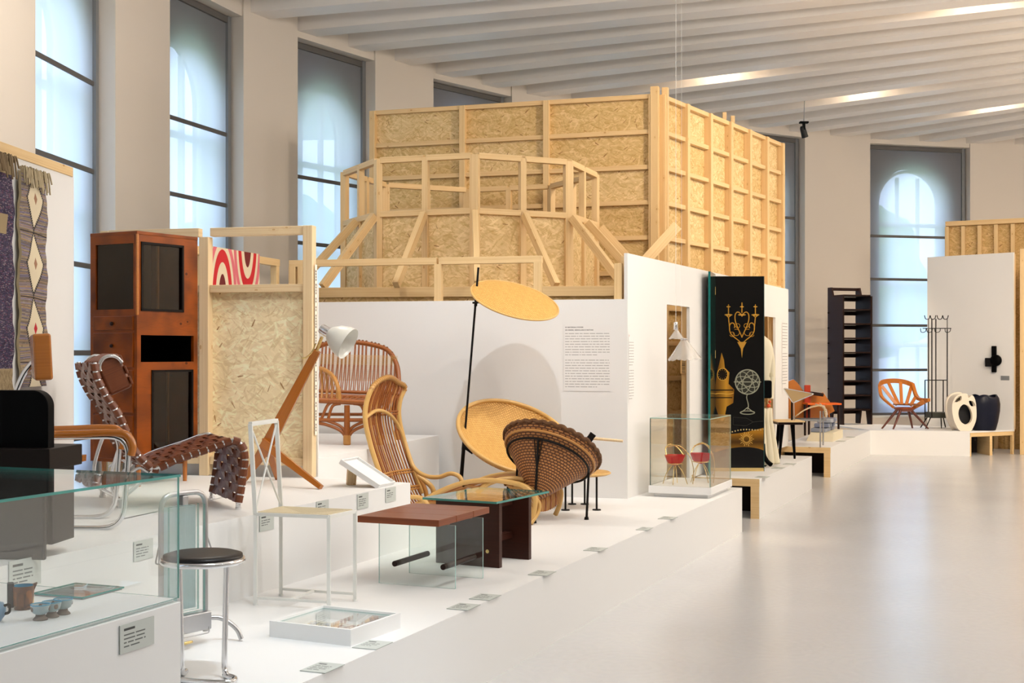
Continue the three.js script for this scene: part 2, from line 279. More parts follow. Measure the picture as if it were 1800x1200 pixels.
{
  const ceil = structGroup('ceiling');
  part(ceil, 'slab', prism([[-4.9, -7.4], [14.2, -7.4], [14.2, 27.4], [-4.9, 27.4]], H_SLAB, H_SLAB + 0.3), M.ceil);
  // ribs run across the hall from the window wall; they fan out where the wall turns
  const line = [[-3.97, -6.6], [-3.97, 9.5], [-3.85, 12.7], [-3.19, 15.55], [-1.87, 17.9], [0, 20.4], [2.5, 22.4], [5.44, 24.3], [8.93, 25.5], [12.8, 26.1]];
  const turn = [-88, -86, -80, -74, -67, -59, -52, -45, -30, -16];
  let acc = 0.55;
  for (let i = 0; i < line.length - 1; i++) {
    const a = line[i], b = line[i + 1], L = Math.hypot(b[0] - a[0], b[1] - a[1]);
    for (; acc < L; acc += 1.0) {
      const t = acc / L, p = [a[0] + (b[0] - a[0]) * t, a[1] + (b[1] - a[1]) * t], an = (turn[i] + (turn[i + 1] - turn[i]) * t) * Math.PI / 180;
      const dir = [-Math.sin(an), -Math.cos(an)], side = [dir[1], -dir[0]];
      let len = 17; for (; len > 1 && (p[0] + dir[0] * len > 13.4 || p[1] + dir[1] * len < -6.8); len -= 0.1);
      if (i > 2) len = Math.min(len, 11);
      RIBS.push([p, dir, side]);
      const s = (k, w) => [p[0] + dir[0] * k + side[0] * w, p[1] + dir[1] * k + side[1] * w];
      part(ceil, 'rib', prism([s(-0.25, -0.18), s(-0.25, 0.18), s(len, 0.16), s(len, -0.16)].reverse(), H_RIB, H_SLAB + 0.02), M.ceil);
    }
    acc -= L;
  }
}
// outside: lawn and trees beyond the windows
struct('ground', prism([[-80, -60], [90, -60], [90, 110], [-80, 110]], -1.6, -1.4), M.lawn);
{
  const spots = [[-30, 12, 9], [-30, 26, 10], [-22, 42, 9], [-10, 54, 10], [3, 60, 9], [16, 62, 10], [30, 62, 9]];
  for (const [x, d, h] of spots) {
    const t = thing('park_tree', 'green leafy park tree seen blurred through the window blinds', 'tree', V(x, -1.4, d), 0, 'trees outside the windows');
    part(t, 'trunk', new THREE.CylinderGeometry(0.16, 0.28, h * 0.5, 10).translate(0, h * 0.25, 0), M.bark);
    const gs = [];
    for (let k = 0; k < 11; k++) {
      const g = new THREE.IcosahedronGeometry(h * rr(0.14, 0.24), 2), p = g.attributes.position;
      for (let i = 0; i < p.count; i++) { const q = 1 + 0.16 * Math.sin(p.getX(i) * 5 + k) * Math.cos(p.getY(i) * 6 - p.getZ(i) * 5); p.setXYZ(i, p.getX(i) * q, p.getY(i) * q, p.getZ(i) * q); }
      g.computeVertexNormals(); const a = rnd() * 6.28, R = h * rr(0, 0.24); gs.push(g.translate(Math.cos(a) * R, h * rr(0.5, 0.86), Math.sin(a) * R));
    }
    part(t, 'crown', gs, M.foliage);
  }
}
// ───────── track spotlights ─────────
function spotlight(label, p, aim, cd, cone, col, group, drop = 0.33, dist) {
  const t = thing('track_spotlight', label, 'spotlight', p, 0, group);
  const dir = aim.clone().sub(p).normalize(), q = new THREE.Quaternion().setFromUnitVectors(new THREE.Vector3(0, 0, 1), dir);
  const can = new THREE.CylinderGeometry(0.055, 0.045, 0.16, 18, 1, true).rotateX(Math.PI / 2).applyQuaternion(q);
  const cap = new THREE.CylinderGeometry(0.045, 0.03, 0.03, 18).rotateX(Math.PI / 2).translate(0, 0, -0.095).applyQuaternion(q);
  part(t, 'housing', [can, cap], new THREE.MeshStandardMaterial({ color: '#0c0b0b', roughness: 0.5, side: THREE.DoubleSide }));
  const bulb = part(t, 'lamp', new THREE.SphereGeometry(0.035, 14, 10).translate(0, 0, 0.0).applyQuaternion(q), std({ color: '#fff', emissive: new THREE.Color().setRGB(...col), emissiveIntensity: 6 }));
  bulb.castShadow = false;
  part(t, 'bracket', [box(0.02, 0.12, 0.14, 0, 0.1, 0), box(0.14, 0.025, 0.1, 0, 0.165, 0)], M.black);
  part(t, 'cable', rod(new THREE.Vector3(0, 0.17, 0), new THREE.Vector3(0.01, drop, 0), 0.006, 0.006, 6), M.grey);
  const L = new THREE.SpotLight(new THREE.Color().setRGB(...col), cd * 0.8, 0, cone, 0.9, 2); L.name = 'spot'; L.castShadow = true; L.shadow.radius = 3;
  L.position.copy(dir.clone().multiplyScalar(0.03)); t.add(L); L.target.position.copy(dir.clone().multiplyScalar(2)); t.add(L.target); return t;
}
UNSEEN_SPOTS.forEach(([x, y, d, ax, ay, ad, cd, cone, col]) => spotlight('black track spotlight out of view under a ceiling rib, placed to light the exhibits', V(x, y, d), V(ax, ay, ad), cd, cone, col, 'ceiling spotlights out of view'));
spotlight('small black spotlight hanging alone on a thin cable below the ribbed ceiling', at(1413, 233, 21.4), V(6.2, 1.0, 22.5), 70, 0.45, WARM, undefined, 0.52);
for (const [x, y, d, cd] of FILL_GLOBES) {
  const tone = d < 4 ? [0.90, 0.96, 1.0] : d < 8 ? [0.98, 0.95, 0.92] : d < 12 ? [1, 0.92, 0.82] : [1, 0.89, 0.76];
  const t = thing('fill_globe_lamp', 'added opal globe lamp out of view, fill light for the hall', 'pendant lamp', V(x, y, d), 0, 'added fill globes out of view');  // added fill, no such globe is in view
  part(t, 'globe', new THREE.SphereGeometry(0.16, 28, 18), std({ color: '#fff', emissive: new THREE.Color().setRGB(...tone), emissiveIntensity: 1.5 })).castShadow = false;
  part(t, 'rod', rod(new THREE.Vector3(0, 0.15, 0), new THREE.Vector3(0, H_RIB - y, 0), 0.008), M.grey);
  const L = new THREE.PointLight(new THREE.Color().setRGB(...tone), cd * 0.27, 0, 2); L.castShadow = true; L.shadow.radius = 14; t.add(L);
}
for (const [px, py] of [[1275, 138], [1535, 172], [1768, 190], [1725, 8]]) {                                     // small lamps tucked between the ribs
  const c = at(px, py, 4.17 * F / (CY - py)); let best = null, bd = 9;
  for (const [q, dir, side] of RIBS) { const x = c.x - q[0], z = -c.z - q[1], t = x * dir[0] + z * dir[1], w = Math.abs(x * side[0] + z * side[1]); if (t > 0 && w < bd) { bd = w; best = [q[0] + dir[0] * t, q[1] + dir[1] * t, side[1] < 0 ? side : [-side[0], -side[1]]]; } }
  const p = V(best[0] + best[2][0] * 0.42, 5.90, best[1] + best[2][1] * 0.42);
  const t = thing('ceiling_lamp', 'small warm lamp tucked up between two ceiling ribs, lighting the rib behind it', 'lamp', p, 0, 'lamps between the ceiling ribs');
  part(t, 'lamp', new THREE.SphereGeometry(0.03, 12, 8), std({ color: '#fff', emissive: new THREE.Color().setRGB(...WARM), emissiveIntensity: 5 }));
  part(t, 'housing', new THREE.CylinderGeometry(0.04, 0.03, 0.05, 14).translate(0, 0.05, 0), M.black);
  const L = new THREE.PointLight(new THREE.Color().setRGB(...WARM), 0.9, 0, 2); L.castShadow = true; t.add(L);
}

// ───────── display platforms ─────────
const P1_END = on(1304.5, 934.6, 0), TOP = 0.395, STEP = 0.796, BLOCK = 0.9;
const pd = (v) => [v.x, -v.z];
{
  const e = pd(P1_END), k = SU / CU, front = (d) => [e[0] - (e[1] - d) * k, d];
  const t = thing('display_platform', 'long low white platform along the aisle carrying the wicker and glass furniture', 'platform', V(0, 0, 6));
  partW(t, 'deck', prism([front(1.4), e, [e[0] - 0.75 * CU, e[1] + 0.75 * SU], [0.9, 11.6], [-1.9, 12.3], [-3.3, 12.3], [-3.3, 1.4]], 0, TOP), M.plinth);
  const s = thing('display_step', 'white upper step behind the long platform, with labels on its front edge', 'platform', V(-2, TOP, 5));
  partW(s, 'deck', prism([[-3.3, 1.4], [-0.63 - 6.71 * k, 1.4], [-0.63, 8.11], [-1.28, 8.40], [-3.2, 8.88]], TOP, STEP), M.plinth);
  const b = thing('display_plinth', 'white plinth between the two partitions, carrying the cane settee', 'platform', V(-1.6, TOP, 10));
  partW(b, 'deck', prism([[-1.30, 8.58], [-0.62, 11.12], [-1.96, 11.45], [-2.62, 8.84]], TOP, BLOCK), M.plinth);
}
// an open-ended platform: plywood edges round a dark hollow, white front and top
function openPlatform(label, a, b, depth, y, extra = []) {           // a: near front corner, b: far front corner in [x, d]
  const L = Math.hypot(b[0] - a[0], b[1] - a[1]), u = [(b[0] - a[0]) / L, (b[1] - a[1]) / L], n = [-u[1], u[0]];
  const q = (s, t) => [a[0] + u[0] * s + n[0] * t, a[1] + u[1] * s + n[1] * t];
  const t = thing('display_platform', label, 'platform', V(a[0], 0, a[1])), P = 0.022;
  partW(t, 'deck', prism([q(0, 0), q(L, 0), q(L, depth), q(0, depth)], y - P, y), M.plinth);
  partW(t, 'front_board', prism([q(0, 0), q(L, 0), q(L, P), q(0, P)], -0.006, y - P), M.plinth);
  partW(t, 'plywood_edge', [prism([q(-0.003, 0), q(0, 0), q(0, depth), q(-0.003, depth)], y - 0.075, y - 0.003), prism([q(-0.003, 0.003), q(0, 0.003), q(0, 0.085), q(-0.003, 0.085)], -0.004, y - 0.075), prism([q(0.0, 0.004), q(0.05, 0.004), q(0.05, 0.085), q(0, 0.085)], -0.004, y - 0.08)], M.pine);
  partW(t, 'hollow_shade_board', prism([q(0.6, 0.03), q(0.62, 0.03), q(0.62, depth), q(0.6, depth)], 0, y - P), M.hollow);  // dark sheet inside the open end, its shade put into the colour
  return t;
}
const P2A = pd(on(1335, 912, 0)), P2B = pd(on(1427, 859, 0)), P3A = pd(on(1460, 839, 0)), P3B = pd(on(1530, 799, 0)), P3C = pd(on(1705, 802, 0)), P3D = pd(on(1783, 798, 0)), Y2 = 0.386;
openPlatform('short white platform with an open plywood end, carrying the black folding screen', P2A, P2B, 0.62, Y2);
openPlatform('white platform with an open plywood end, carrying the orange writing desk', P3A, P3B, 0.7, Y2);
{
  const t = thing('display_platform', 'far white platform under the two vases, with two dark hollows at its end', 'platform', V(P3C[0], 0, P3C[1]));
  const back = [[7.9, 20.76], [6.9, 21.8], [5.3, 22.9]];
  partW(t, 'deck', prism([P3B, P3C, P3D, ...back], Y2 - 0.022, Y2), M.plinth);
  const sh = (p, x, d) => [p[0] + x, p[1] + d];
  partW(t, 'front_board', prism([P3B, P3C, sh(P3C, 0.005, 0.022), sh(P3B, 0.02, 0.022)], -0.006, Y2 - 0.022), M.plinth);
  const mixp = (k) => [P3C[0] + (P3D[0] - P3C[0]) * k, P3C[1] + (P3D[1] - P3C[1]) * k];
  const seg = (a, b, y0, y1, w = 0.05) => prism([mixp(a), mixp(b), sh(mixp(b), -0.02, w), sh(mixp(a), -0.02, w)], y0, y1);
  partW(t, 'plywood_edge', [seg(0.01, 0.99, Y2 - 0.085, Y2 - 0.024), seg(0.002, 0.03, 0, Y2 - 0.085), seg(0.96, 0.99, 0, Y2 - 0.085), seg(0.44, 0.50, 0, Y2 - 0.085, 0.5)], M.pine);
  partW(t, 'hollow_shade_board', prism([sh(mixp(0.02), -0.1, 0.6), sh(mixp(0.98), -0.1, 0.6), sh(mixp(0.98), -0.1, 0.63), sh(mixp(0.02), -0.1, 0.63)], 0, Y2 - 0.03), M.hollow);  // dark sheet for the shade in the two hollows
}

// ───────── partitions of studs and boards ─────────
const PT = (p, y) => V(p[0], y, p[1]);
const lerp2 = (a, b, t) => [a[0] + (b[0] - a[0]) * t, a[1] + (b[1] - a[1]) * t];
function quadWall(a, b, thick, y0, y1, holes = []) {                // upright board from a to b in plan, thickness away from the viewer's side
  const L = Math.hypot(b[0] - a[0], b[1] - a[1]), g = ext([[0, y0], [L, y0], [L, y1], [0, y1]], thick, 0, holes);
  const x = new THREE.Vector3((b[0] - a[0]) / L, 0, -(b[1] - a[1]) / L), y = new THREE.Vector3(0, 1, 0);
  return g.translate(0, 0, -thick / 2).applyMatrix4(new THREE.Matrix4().makeBasis(x, y, x.clone().cross(y)).setPosition(V(a[0], 0, a[1])));
}
function sideOf(a, b) { const L = Math.hypot(b[0] - a[0], b[1] - a[1]), x = new THREE.Vector3((b[0] - a[0]) / L, 0, -(b[1] - a[1]) / L); return x.clone().cross(new THREE.Vector3(0, 1, 0)); }
const post = (p, y0, y1, a, b, w = 0.06, d = 0.045) => beam(PT(p, y0), PT(p, y1), d, w, x3(a, b)), x3 = (a, b) => { const L = Math.hypot(b[0] - a[0], b[1] - a[1]); return new THREE.Vector3((b[0] - a[0]) / L, 0, -(b[1] - a[1]) / L); };
const GREEK = (c, x, y, w, n, lh, size, col) => {                   // lines of print too small to read
  for (let i = 0; i < n; i++) { let q = x; const end = x + w * (i === n - 1 ? 0.72 : 1); while (q < end) { const l = Math.min(rr(size, size * 6), end - q); c.fillStyle = col; c.fillRect(q, y + i * lh, l, size * 0.62); q += l + size * 0.7; } }
};
{ // left white wall board with the two hangings
  const a = [-2.77, 3.4], b = [-2.545, 7.6];
  const t = thing('partition_wall', 'white partition at the left edge with a bare timber rail on top, two rugs hanging on it', 'partition', PT(lerp2(a, b, 0.5), STEP));
  partW(t, 'white_board', quadWall(a, b, 0.03, STEP, 2.62), M.white);
  partW(t, 'rail', beam(PT([a[0] - 0.04, a[1]], 2.645), PT([b[0] - 0.04, b[1] - 0.02], 2.645), 0.055, 0.09), M.pine);
  for (const k of [0.02, 0.35, 0.68, 0.98]) { const p = lerp2(a, b, k); partW(t, 'stud', post([p[0] - 0.055, p[1]], STEP, 2.61, a, b, 0.06, 0.045), M.pine); }
}
const P0R = [-1.278, 8.42], P0L = [-2.70, 8.75];
{ // stud partition seen from its back, OSB infill
  const s = sideOf(P0L, P0R), t = thing('partition_wall', 'pale stud partition seen from behind, filled with an OSB sheet, beside the settee', 'partition', PT(lerp2(P0L, P0R, 0.5), STEP));
  const o = (p) => p.clone().addScaledVector(s, -0.03), w = (k) => lerp2(P0L, P0R, k);
  partW(t, 'osb_panel', quadWall(w(0.01), w(0.99), 0.018, STEP + 0.07, 2.02).translate(...s.clone().multiplyScalar(-0.055).toArray()), M.osbPale);
  partW(t, 'white_board', quadWall(w(0), w(1), 0.018, STEP, 2.045).translate(...s.clone().multiplyScalar(-0.075).toArray()), M.white);
  for (const [k, y] of [[0.976, 2.42], [0.479, 2.36], [0.03, 2.36]]) partW(t, 'stud', post(w(k), STEP, y, P0L, P0R, 0.066, 0.07).translate(...s.clone().multiplyScalar(-0.02).toArray()), M.pinePale);
  partW(t, 'rail', beam(o(PT(P0L, 2.392)), o(PT(w(0.45), 2.392)), 0.056, 0.06), M.pinePale); partW(t, 'rail', beam(o(PT(w(0.505), 2.392)), o(PT(w(0.95), 2.392)), 0.056, 0.06), M.pinePale);
  for (const y of [2.02, STEP + 0.10]) { partW(t, 'rail', beam(o(PT(w(0.505), y)), o(PT(w(0.95), y)), 0.05, 0.06), M.pinePale); partW(t, 'rail', beam(o(PT(w(0.05), y)), o(PT(w(0.455), y)), 0.05, 0.06), M.pinePale); }
  const tx = canvasTex(64, 1024, (c, W, H) => { c.fillStyle = '#efe6d4'; c.fillRect(0, 0, W, H); c.save(); c.translate(32, H - 10); c.rotate(-Math.PI / 2); c.fillStyle = '#2a211c'; seed = 91; let q = 12; while (q < H - 30) { const l = rr(22, 90); for (let z = q; z < q + l; z += 17) c.fillRect(z, -11, 12, 22); q += l + 24; } c.restore(); });
  const e = part(t, 'printed_strip', new THREE.PlaneGeometry(0.04, 1.1), printed(tx)); e.position.copy(t.worldToLocal(PT(P0R, 1.62).addScaledVector(x3(P0L, P0R), 0.006).addScaledVector(s, -0.03))); e.rotation.y = Math.atan2(x3(P0L, P0R).x, x3(P0L, P0R).z);
}
const W1R = [0.955, 10.82], W1L = [-1.985, 11.56];
const wallText = (w, h, head, red) => canvasTex(w, h, (c, W, H) => {
  c.fillStyle = '#e7e5e3'; c.fillRect(0, 0, W, H); seed = 71;
  let y = 12;
  if (head) { c.fillStyle = '#1c1a1a'; c.font = 'bold 19px sans-serif'; c.fillText('DI MATERIALI POVERI', 14, 30); c.fillText('IN VIMINI, MIDOLLINO E RATTAN', 14, 62); y = 92; } else if (red) { c.fillStyle = '#b8402e'; c.font = 'bold 26px sans-serif'; c.fillText('IT', 14, 34); y = 92; }
  GREEK(c, 14, y, W - 30, 9, 31, 13, 'rgba(120,116,114,0.6)'); GREEK(c, 14, y + 310, W - 30, 11, 31, 13, 'rgba(120,116,114,0.6)');
});
{
  const s = sideOf(W1L, W1R), t = thing('partition_wall', 'broad white partition with a printed text panel behind the wicker furniture', 'partition', PT(lerp2(W1L, W1R, 0.5), TOP));
  partW(t, 'white_board', quadWall(W1L, W1R, 0.03, TOP, 2.045), M.white);
  const w = (k) => { const p = lerp2(W1L, W1R, k); return PT(p, 0).addScaledVector(s, -0.06); }, up = (k, y) => w(k).setY(y);
  for (const [k, y] of [[0.01, 2.42], [0.038, 2.42], [0.455, 2.42], [0.745, 2.42], [0.972, 2.40]]) partW(t, 'stud', beam(up(k, TOP), up(k, y - 0.055), 0.06, 0.066, x3(W1L, W1R)), M.pine);
  partW(t, 'rail', beam(up(0.0, 2.39), up(0.452, 2.39), 0.06, 0.06), M.pine); partW(t, 'rail', beam(up(0.458, 2.39), up(0.757, 2.39), 0.06, 0.06), M.pine);
  const tx = part(t, 'printed_text', new THREE.PlaneGeometry(0.40, 0.55), printed(wallText(512, 768, true))), p = PT(lerp2(W1L, W1R, 0.889), 1.555).addScaledVector(s, 0.003);
  tx.position.copy(t.worldToLocal(p)); tx.rotation.y = Math.atan2(s.x, s.z);
}
{ // return partition with the pop print, between the two partitions
  const a = [-2.70, 8.80], b = [-2.02, 11.50], s = sideOf(a, b), t = thing('partition_wall', 'short stud partition running back behind the OSB sheet, a red printed panel on it', 'partition', PT(lerp2(a, b, 0.5), TOP));
  partW(t, 'white_board', quadWall(a, b, 0.018, TOP, 2.045), M.white);
  const w = (k, y) => PT(lerp2(a, b, k), y).addScaledVector(s, -0.05);
  partW(t, 'rail', beam(w(0, 2.39), w(1, 2.39), 0.06, 0.06), M.pine);
  for (const k of [0.03, 0.5, 0.985]) partW(t, 'stud', beam(w(k, TOP), w(k, 2.36), 0.06, 0.06, x3(a, b)), M.pine);
  const tx = canvasTex(512, 512, (c, W, H) => {
    c.fillStyle = '#ead9b8'; c.fillRect(0, 0, W, H);
    const el = (x, y, rx, ry, col) => { c.fillStyle = col; c.beginPath(); c.ellipse(x, y, rx, ry, 0, 0, 7); c.fill(); };
    for (const [x, y] of [[135, 262], [385, -50], [135, 990], [385, 660]]) { el(x, y, 142, 330, '#e0707a'); el(x, y, 116, 292, '#ead9b8'); el(x, y, 96, 254, '#cf1522'); el(x, y, 66, 190, '#ead9b8'); el(x, y, 38, 130, '#6d0a0c'); }
  });
  const g = thing('printed_panel', 'square panel printed with red and pink curved shapes, above the OSB partition', 'panel', PT(lerp2(a, b, 0.655), 2.23).addScaledVector(s, 0.012), Math.atan2(s.x, s.z));
  part(g, 'sheet', new THREE.BoxGeometry(0.92, 0.80, 0.012).translate(0, -0.2, 0), [M.cream, M.cream, M.cream, M.cream, printed(tx), M.cream]);
}
const W2A = [0.955, 10.82], W2B = [3.59, 17.0];
{ // long white partition with two doorways
  const L = Math.hypot(W2B[0] - W2A[0], W2B[1] - W2A[1]), a = W2A, b = W2B, s = sideOf(a, b);
  const t = thing('partition_wall', 'long white partition with two narrow doorways behind the glass case and the screen', 'partition', PT(lerp2(a, b, 0.5), TOP));
  const hole = (k0, k1) => [[k0 * L, TOP + 0.001], [k1 * L, TOP + 0.001], [k1 * L, 2.04], [k0 * L, 2.04]];
  partW(t, 'white_board', quadWall(a, b, 0.03, TOP, 2.425, [hole(0.171, 0.286), hole(0.74, 0.88)]), M.white);
  const w = (k, y) => PT(lerp2(a, b, k), y).addScaledVector(s, -0.065);
  for (const k of [0.022, 0.16, 0.298, 0.5, 0.73, 0.893, 0.99]) partW(t, 'stud', beam(w(k, TOP), w(k, 2.41), 0.06, 0.07, x3(a, b)), M.pine);
  const tx = part(t, 'printed_text', new THREE.PlaneGeometry(0.15, 0.58), printed(wallText(200, 768, false, true))), p = PT(lerp2(a, b, 0.0145), 1.47).addScaledVector(s, 0.003);
  tx.position.copy(t.worldToLocal(p)); tx.rotation.y = Math.atan2(s.x, s.z);
  const t2 = part(t, 'printed_text', new THREE.PlaneGeometry(0.34, 0.95), printed(wallText(300, 768, false))), p2 = PT(lerp2(a, b, 0.965), 1.52).addScaledVector(s, 0.003);
  t2.position.copy(t.worldToLocal(p2)); t2.rotation.y = Math.atan2(s.x, s.z);
  const vt = (H) => canvasTex(64, 512, (c, W, HH) => { c.fillStyle = '#dcb67c'; c.fillRect(0, 0, W, HH); seed = 5 + H; c.fillStyle = '#2a1c12'; for (let y = 20; y < HH - 20; y += 34) c.fillRect(14, y, 36, rr(14, 26)); });
  for (const [k, y, h] of [[0.294, 1.47, 0.14], [0.886, 1.52, 0.42]]) { const e = part(t, 'printed_strip', new THREE.PlaneGeometry(0.06, h), printed(vt(h))), q = PT(lerp2(a, b, k), y).addScaledVector(s, -0.065).addScaledVector(x3(a, b), -0.037); e.position.copy(t.worldToLocal(q)); const n = x3(a, b).negate(); e.rotation.y = Math.atan2(n.x, n.z); }
}
{ // far right partition
  const a = [6.91, 21.77], b = [7.93, 20.70], s = sideOf(a, b), t = thing('partition_wall', 'tall white partition at the far right with a black bracket mounted on it', 'partition', PT(lerp2(a, b, 0.5), Y2));
  partW(t, 'white_board', quadWall(a, b, 0.04, Y2, 3.19), M.white);
  for (const k of [0.97]) partW(t, 'stud', beam(PT(lerp2(a, b, k), Y2).addScaledVector(s, -0.08), PT(lerp2(a, b, k), 3.17).addScaledVector(s, -0.08), 0.07, 0.06, x3(a, b)), M.pine);
  const o = thing('wall_bracket', 'small black cross-shaped iron bracket mounted on the far white partition', 'bracket', PT(lerp2(a, b, 0.79), 1.5).addScaledVector(s, 0.035), Math.atan2(s.x, s.z));
  part(o, 'bar', rbox(0.07, 0.42, 0.05, 0.01, 0.01, 0, 0), M.black); part(o, 'knob', lathe([[0, 0], [0.09, 0], [0.09, 0.04], [0.05, 0.07], [0, 0.07]], 24).rotateX(Math.PI / 2).translate(0.05, -0.02, 0), M.black); part(o, 'block', rbox(0.12, 0.14, 0.05, 0.01, -0.07, -0.05, 0.01), M.blackMetal);
  const l = thing('wall_label', 'small grey label on the far white partition beside the black bracket', 'label', PT(lerp2(a, b, 0.91), 1.2).addScaledVector(s, 0.004), Math.atan2(s.x, s.z));
  part(l, 'plate', box(0.14, 0.07, 0.004), M.grey);
}
// ───────── the tall OSB box ─────────
{
  const C = [1.60, 14.40], Lf = [-1.64, 15.43], Rt = [3.63, 17.8], H = 4.44, t = thing('osb_box', 'tall raw timber and OSB box, a grid of battens on its right side', 'timber structure', V(C[0], 0, C[1]));
  const s1 = sideOf(Lf, C), s2 = sideOf(C, Rt);
  const face = (a, b, s, ks, rows, deep, mat) => {
    const p = (k, y, o) => PT(lerp2(a, b, k), y).addScaledVector(s, o);
    for (let i = 0; i < ks.length - 1; i++) for (let j = 0; j < rows.length - 1; j++) {
      const g = quadWall(lerp2(a, b, ks[i]), lerp2(a, b, ks[i + 1]), 0.016, rows[j] + 0.004, rows[j + 1] - 0.004); tri(g, rr(0, 3), rr(0, 3));
      partW(t, 'osb_panel', g, mat[(i + j) % mat.length]);
    }
    ks.forEach((k) => partW(t, 'stud', beam(p(k, 0, deep / 2), p(k, H + (k === 0 || k === 1 ? 0.03 : 0), deep / 2), deep, 0.07, x3(a, b)), M.pine));
    for (let i = 0; i < ks.length - 1; i++) for (const y of rows.slice(1)) partW(t, 'batten', beam(p(ks[i], y - 0.02, deep * 0.34), p(ks[i + 1], y - 0.02, deep * 0.34), 0.05, deep * 0.66), M.pine);
  };
  const rows = [0]; for (let y = H - 0.388 * 10; y <= H + 0.01; y += 0.388) rows.push(y);
  face(Lf, C, s1, [0.005, 0.335, 0.63, 0.985], rows.filter((y, i) => i === 0 || i > 3), 0.07, [M.osb2, M.osb, M.osb2]);
  face(C, Rt, s2, [0.012, 0.17, 0.345, 0.51, 0.675, 0.835, 0.99], rows, 0.09, [M.osb, M.osb2, M.osb]);
  partW(t, 'corner_post', beam(V(C[0] - 0.03, 0, C[1] - 0.03), V(C[0] - 0.03, H + 0.08, C[1] - 0.03), 0.09, 0.09, x3(Lf, C)), M.pine);
  partW(t, 'corner_post', beam(V(C[0] + 0.09, 0, C[1] + 0.02), V(C[0] + 0.09, H + 0.08, C[1] + 0.02), 0.07, 0.07, x3(Lf, C)), M.pine);
  const p = (k, y) => PT(lerp2(C, Rt, k), y).addScaledVector(s2, -0.05);
  for (const k of [0.53, 0.60]) partW(t, 'batten', beam(p(k, 4.2), p(k, 4.58), 0.05, 0.05), M.pine);
}
// ───────── octagonal timber turret ─────────
{
  const c = [-0.42, 13.36], R = 1.28, t = thing('timber_turret', 'eight-sided timber turret with open railing and slanting struts before the tall OSB box', 'timber structure', V(c[0], TOP, c[1]));
  const A = (k) => -k * Math.PI / 4 + 0.06, P = (k, r = R) => [c[0] + Math.sin(A(k)) * r, c[1] - Math.cos(A(k)) * r];
  for (let k = -4; k < 4; k++) {
    const a = P(k + 1), b = P(k), m = lerp2(a, b, 0.5), lo = 2.2, mid = 2.91, hi = 3.43, ln = R * Math.cos(Math.PI / 8), rad = (p, q) => { const d = [p[0] - c[0], p[1] - c[1]], l = Math.hypot(...d); return [p[0] + d[0] / l * q, p[1] + d[1] / l * q]; };
    const back = Math.abs(k + 0.5) > 2;
    partW(t, 'osb_panel', tri(quadWall(lerp2(a, b, 0.04), lerp2(a, b, 0.96), 0.016, lo, mid), rr(0, 3), rr(0, 3)), M.osb);
    for (const [q, w] of [[b, 0.085], [m, 0.06]]) partW(t, 'post', beam(PT(q, 2.18), PT(q, hi), 0.06, w, x3(a, b)), M.pine);
    for (const y of [hi - 0.01, mid]) { partW(t, 'rail', beam(PT(lerp2(a, b, 0.03), y), PT(lerp2(a, b, 0.485), y), 0.055, 0.06), M.pine); partW(t, 'rail', beam(PT(lerp2(a, b, 0.515), y), PT(lerp2(a, b, 0.97), y), 0.055, 0.06), M.pine); }
    if (!back) for (const q of [b, m]) { const e = rad(q, 0.68), sd = rad(q, 0.05), v = PT(rad(q, 1), 0).sub(PT(q, 0)).normalize(), tan = new THREE.Vector3(0, 1, 0).cross(v); partW(t, 'strut', beam(PT(sd, mid - 0.02), PT(e, 2.2), 0.075, 0.055, tan), M.pine); }
  }
  // square OSB base with a plank round its top
  const base = [[-1.78, 11.86], [0.96, 11.52], [1.02, 12.4], [1.0, 13.7], [-1.6, 14.4], [-1.95, 12.6]];
  for (let i = 0; i < 6; i++) { const a = base[i], b = base[(i + 1) % 6]; partW(t, 'osb_panel', tri(quadWall(a, b, 0.018, 1.0, 2.10), rr(0, 3), rr(0, 3)), M.osb2); partW(t, 'plank', beam(PT(a, 2.145), PT(b, 2.145), 0.09, 0.05), M.pine); }
  partW(t, 'base_deck', prism(base.map((p) => lerp2(p, c, 0.02)), 2.10, 2.125), M.osb2);
  partW(t, 'leg', [post([-1.6, 12.0], TOP, 1.0, base[0], base[1]), post([0.9, 11.7], TOP, 1.0, base[0], base[1]), post([0.9, 13.6], TOP, 1.0, base[0], base[1]), post([-1.5, 14.2], TOP, 1.0, base[0], base[1])], M.pine);
  const lp = thing('timber_beam', 'loose pale timber plank leaning up over the long white partition', 'timber', at(1128, 452, 13.0));
  partW(lp, 'plank', beam(at(1060, 540, 13.0), at(1190, 397, 13.4), 0.11, 0.05, new THREE.Vector3(0, 0, 1)), M.pine);
}
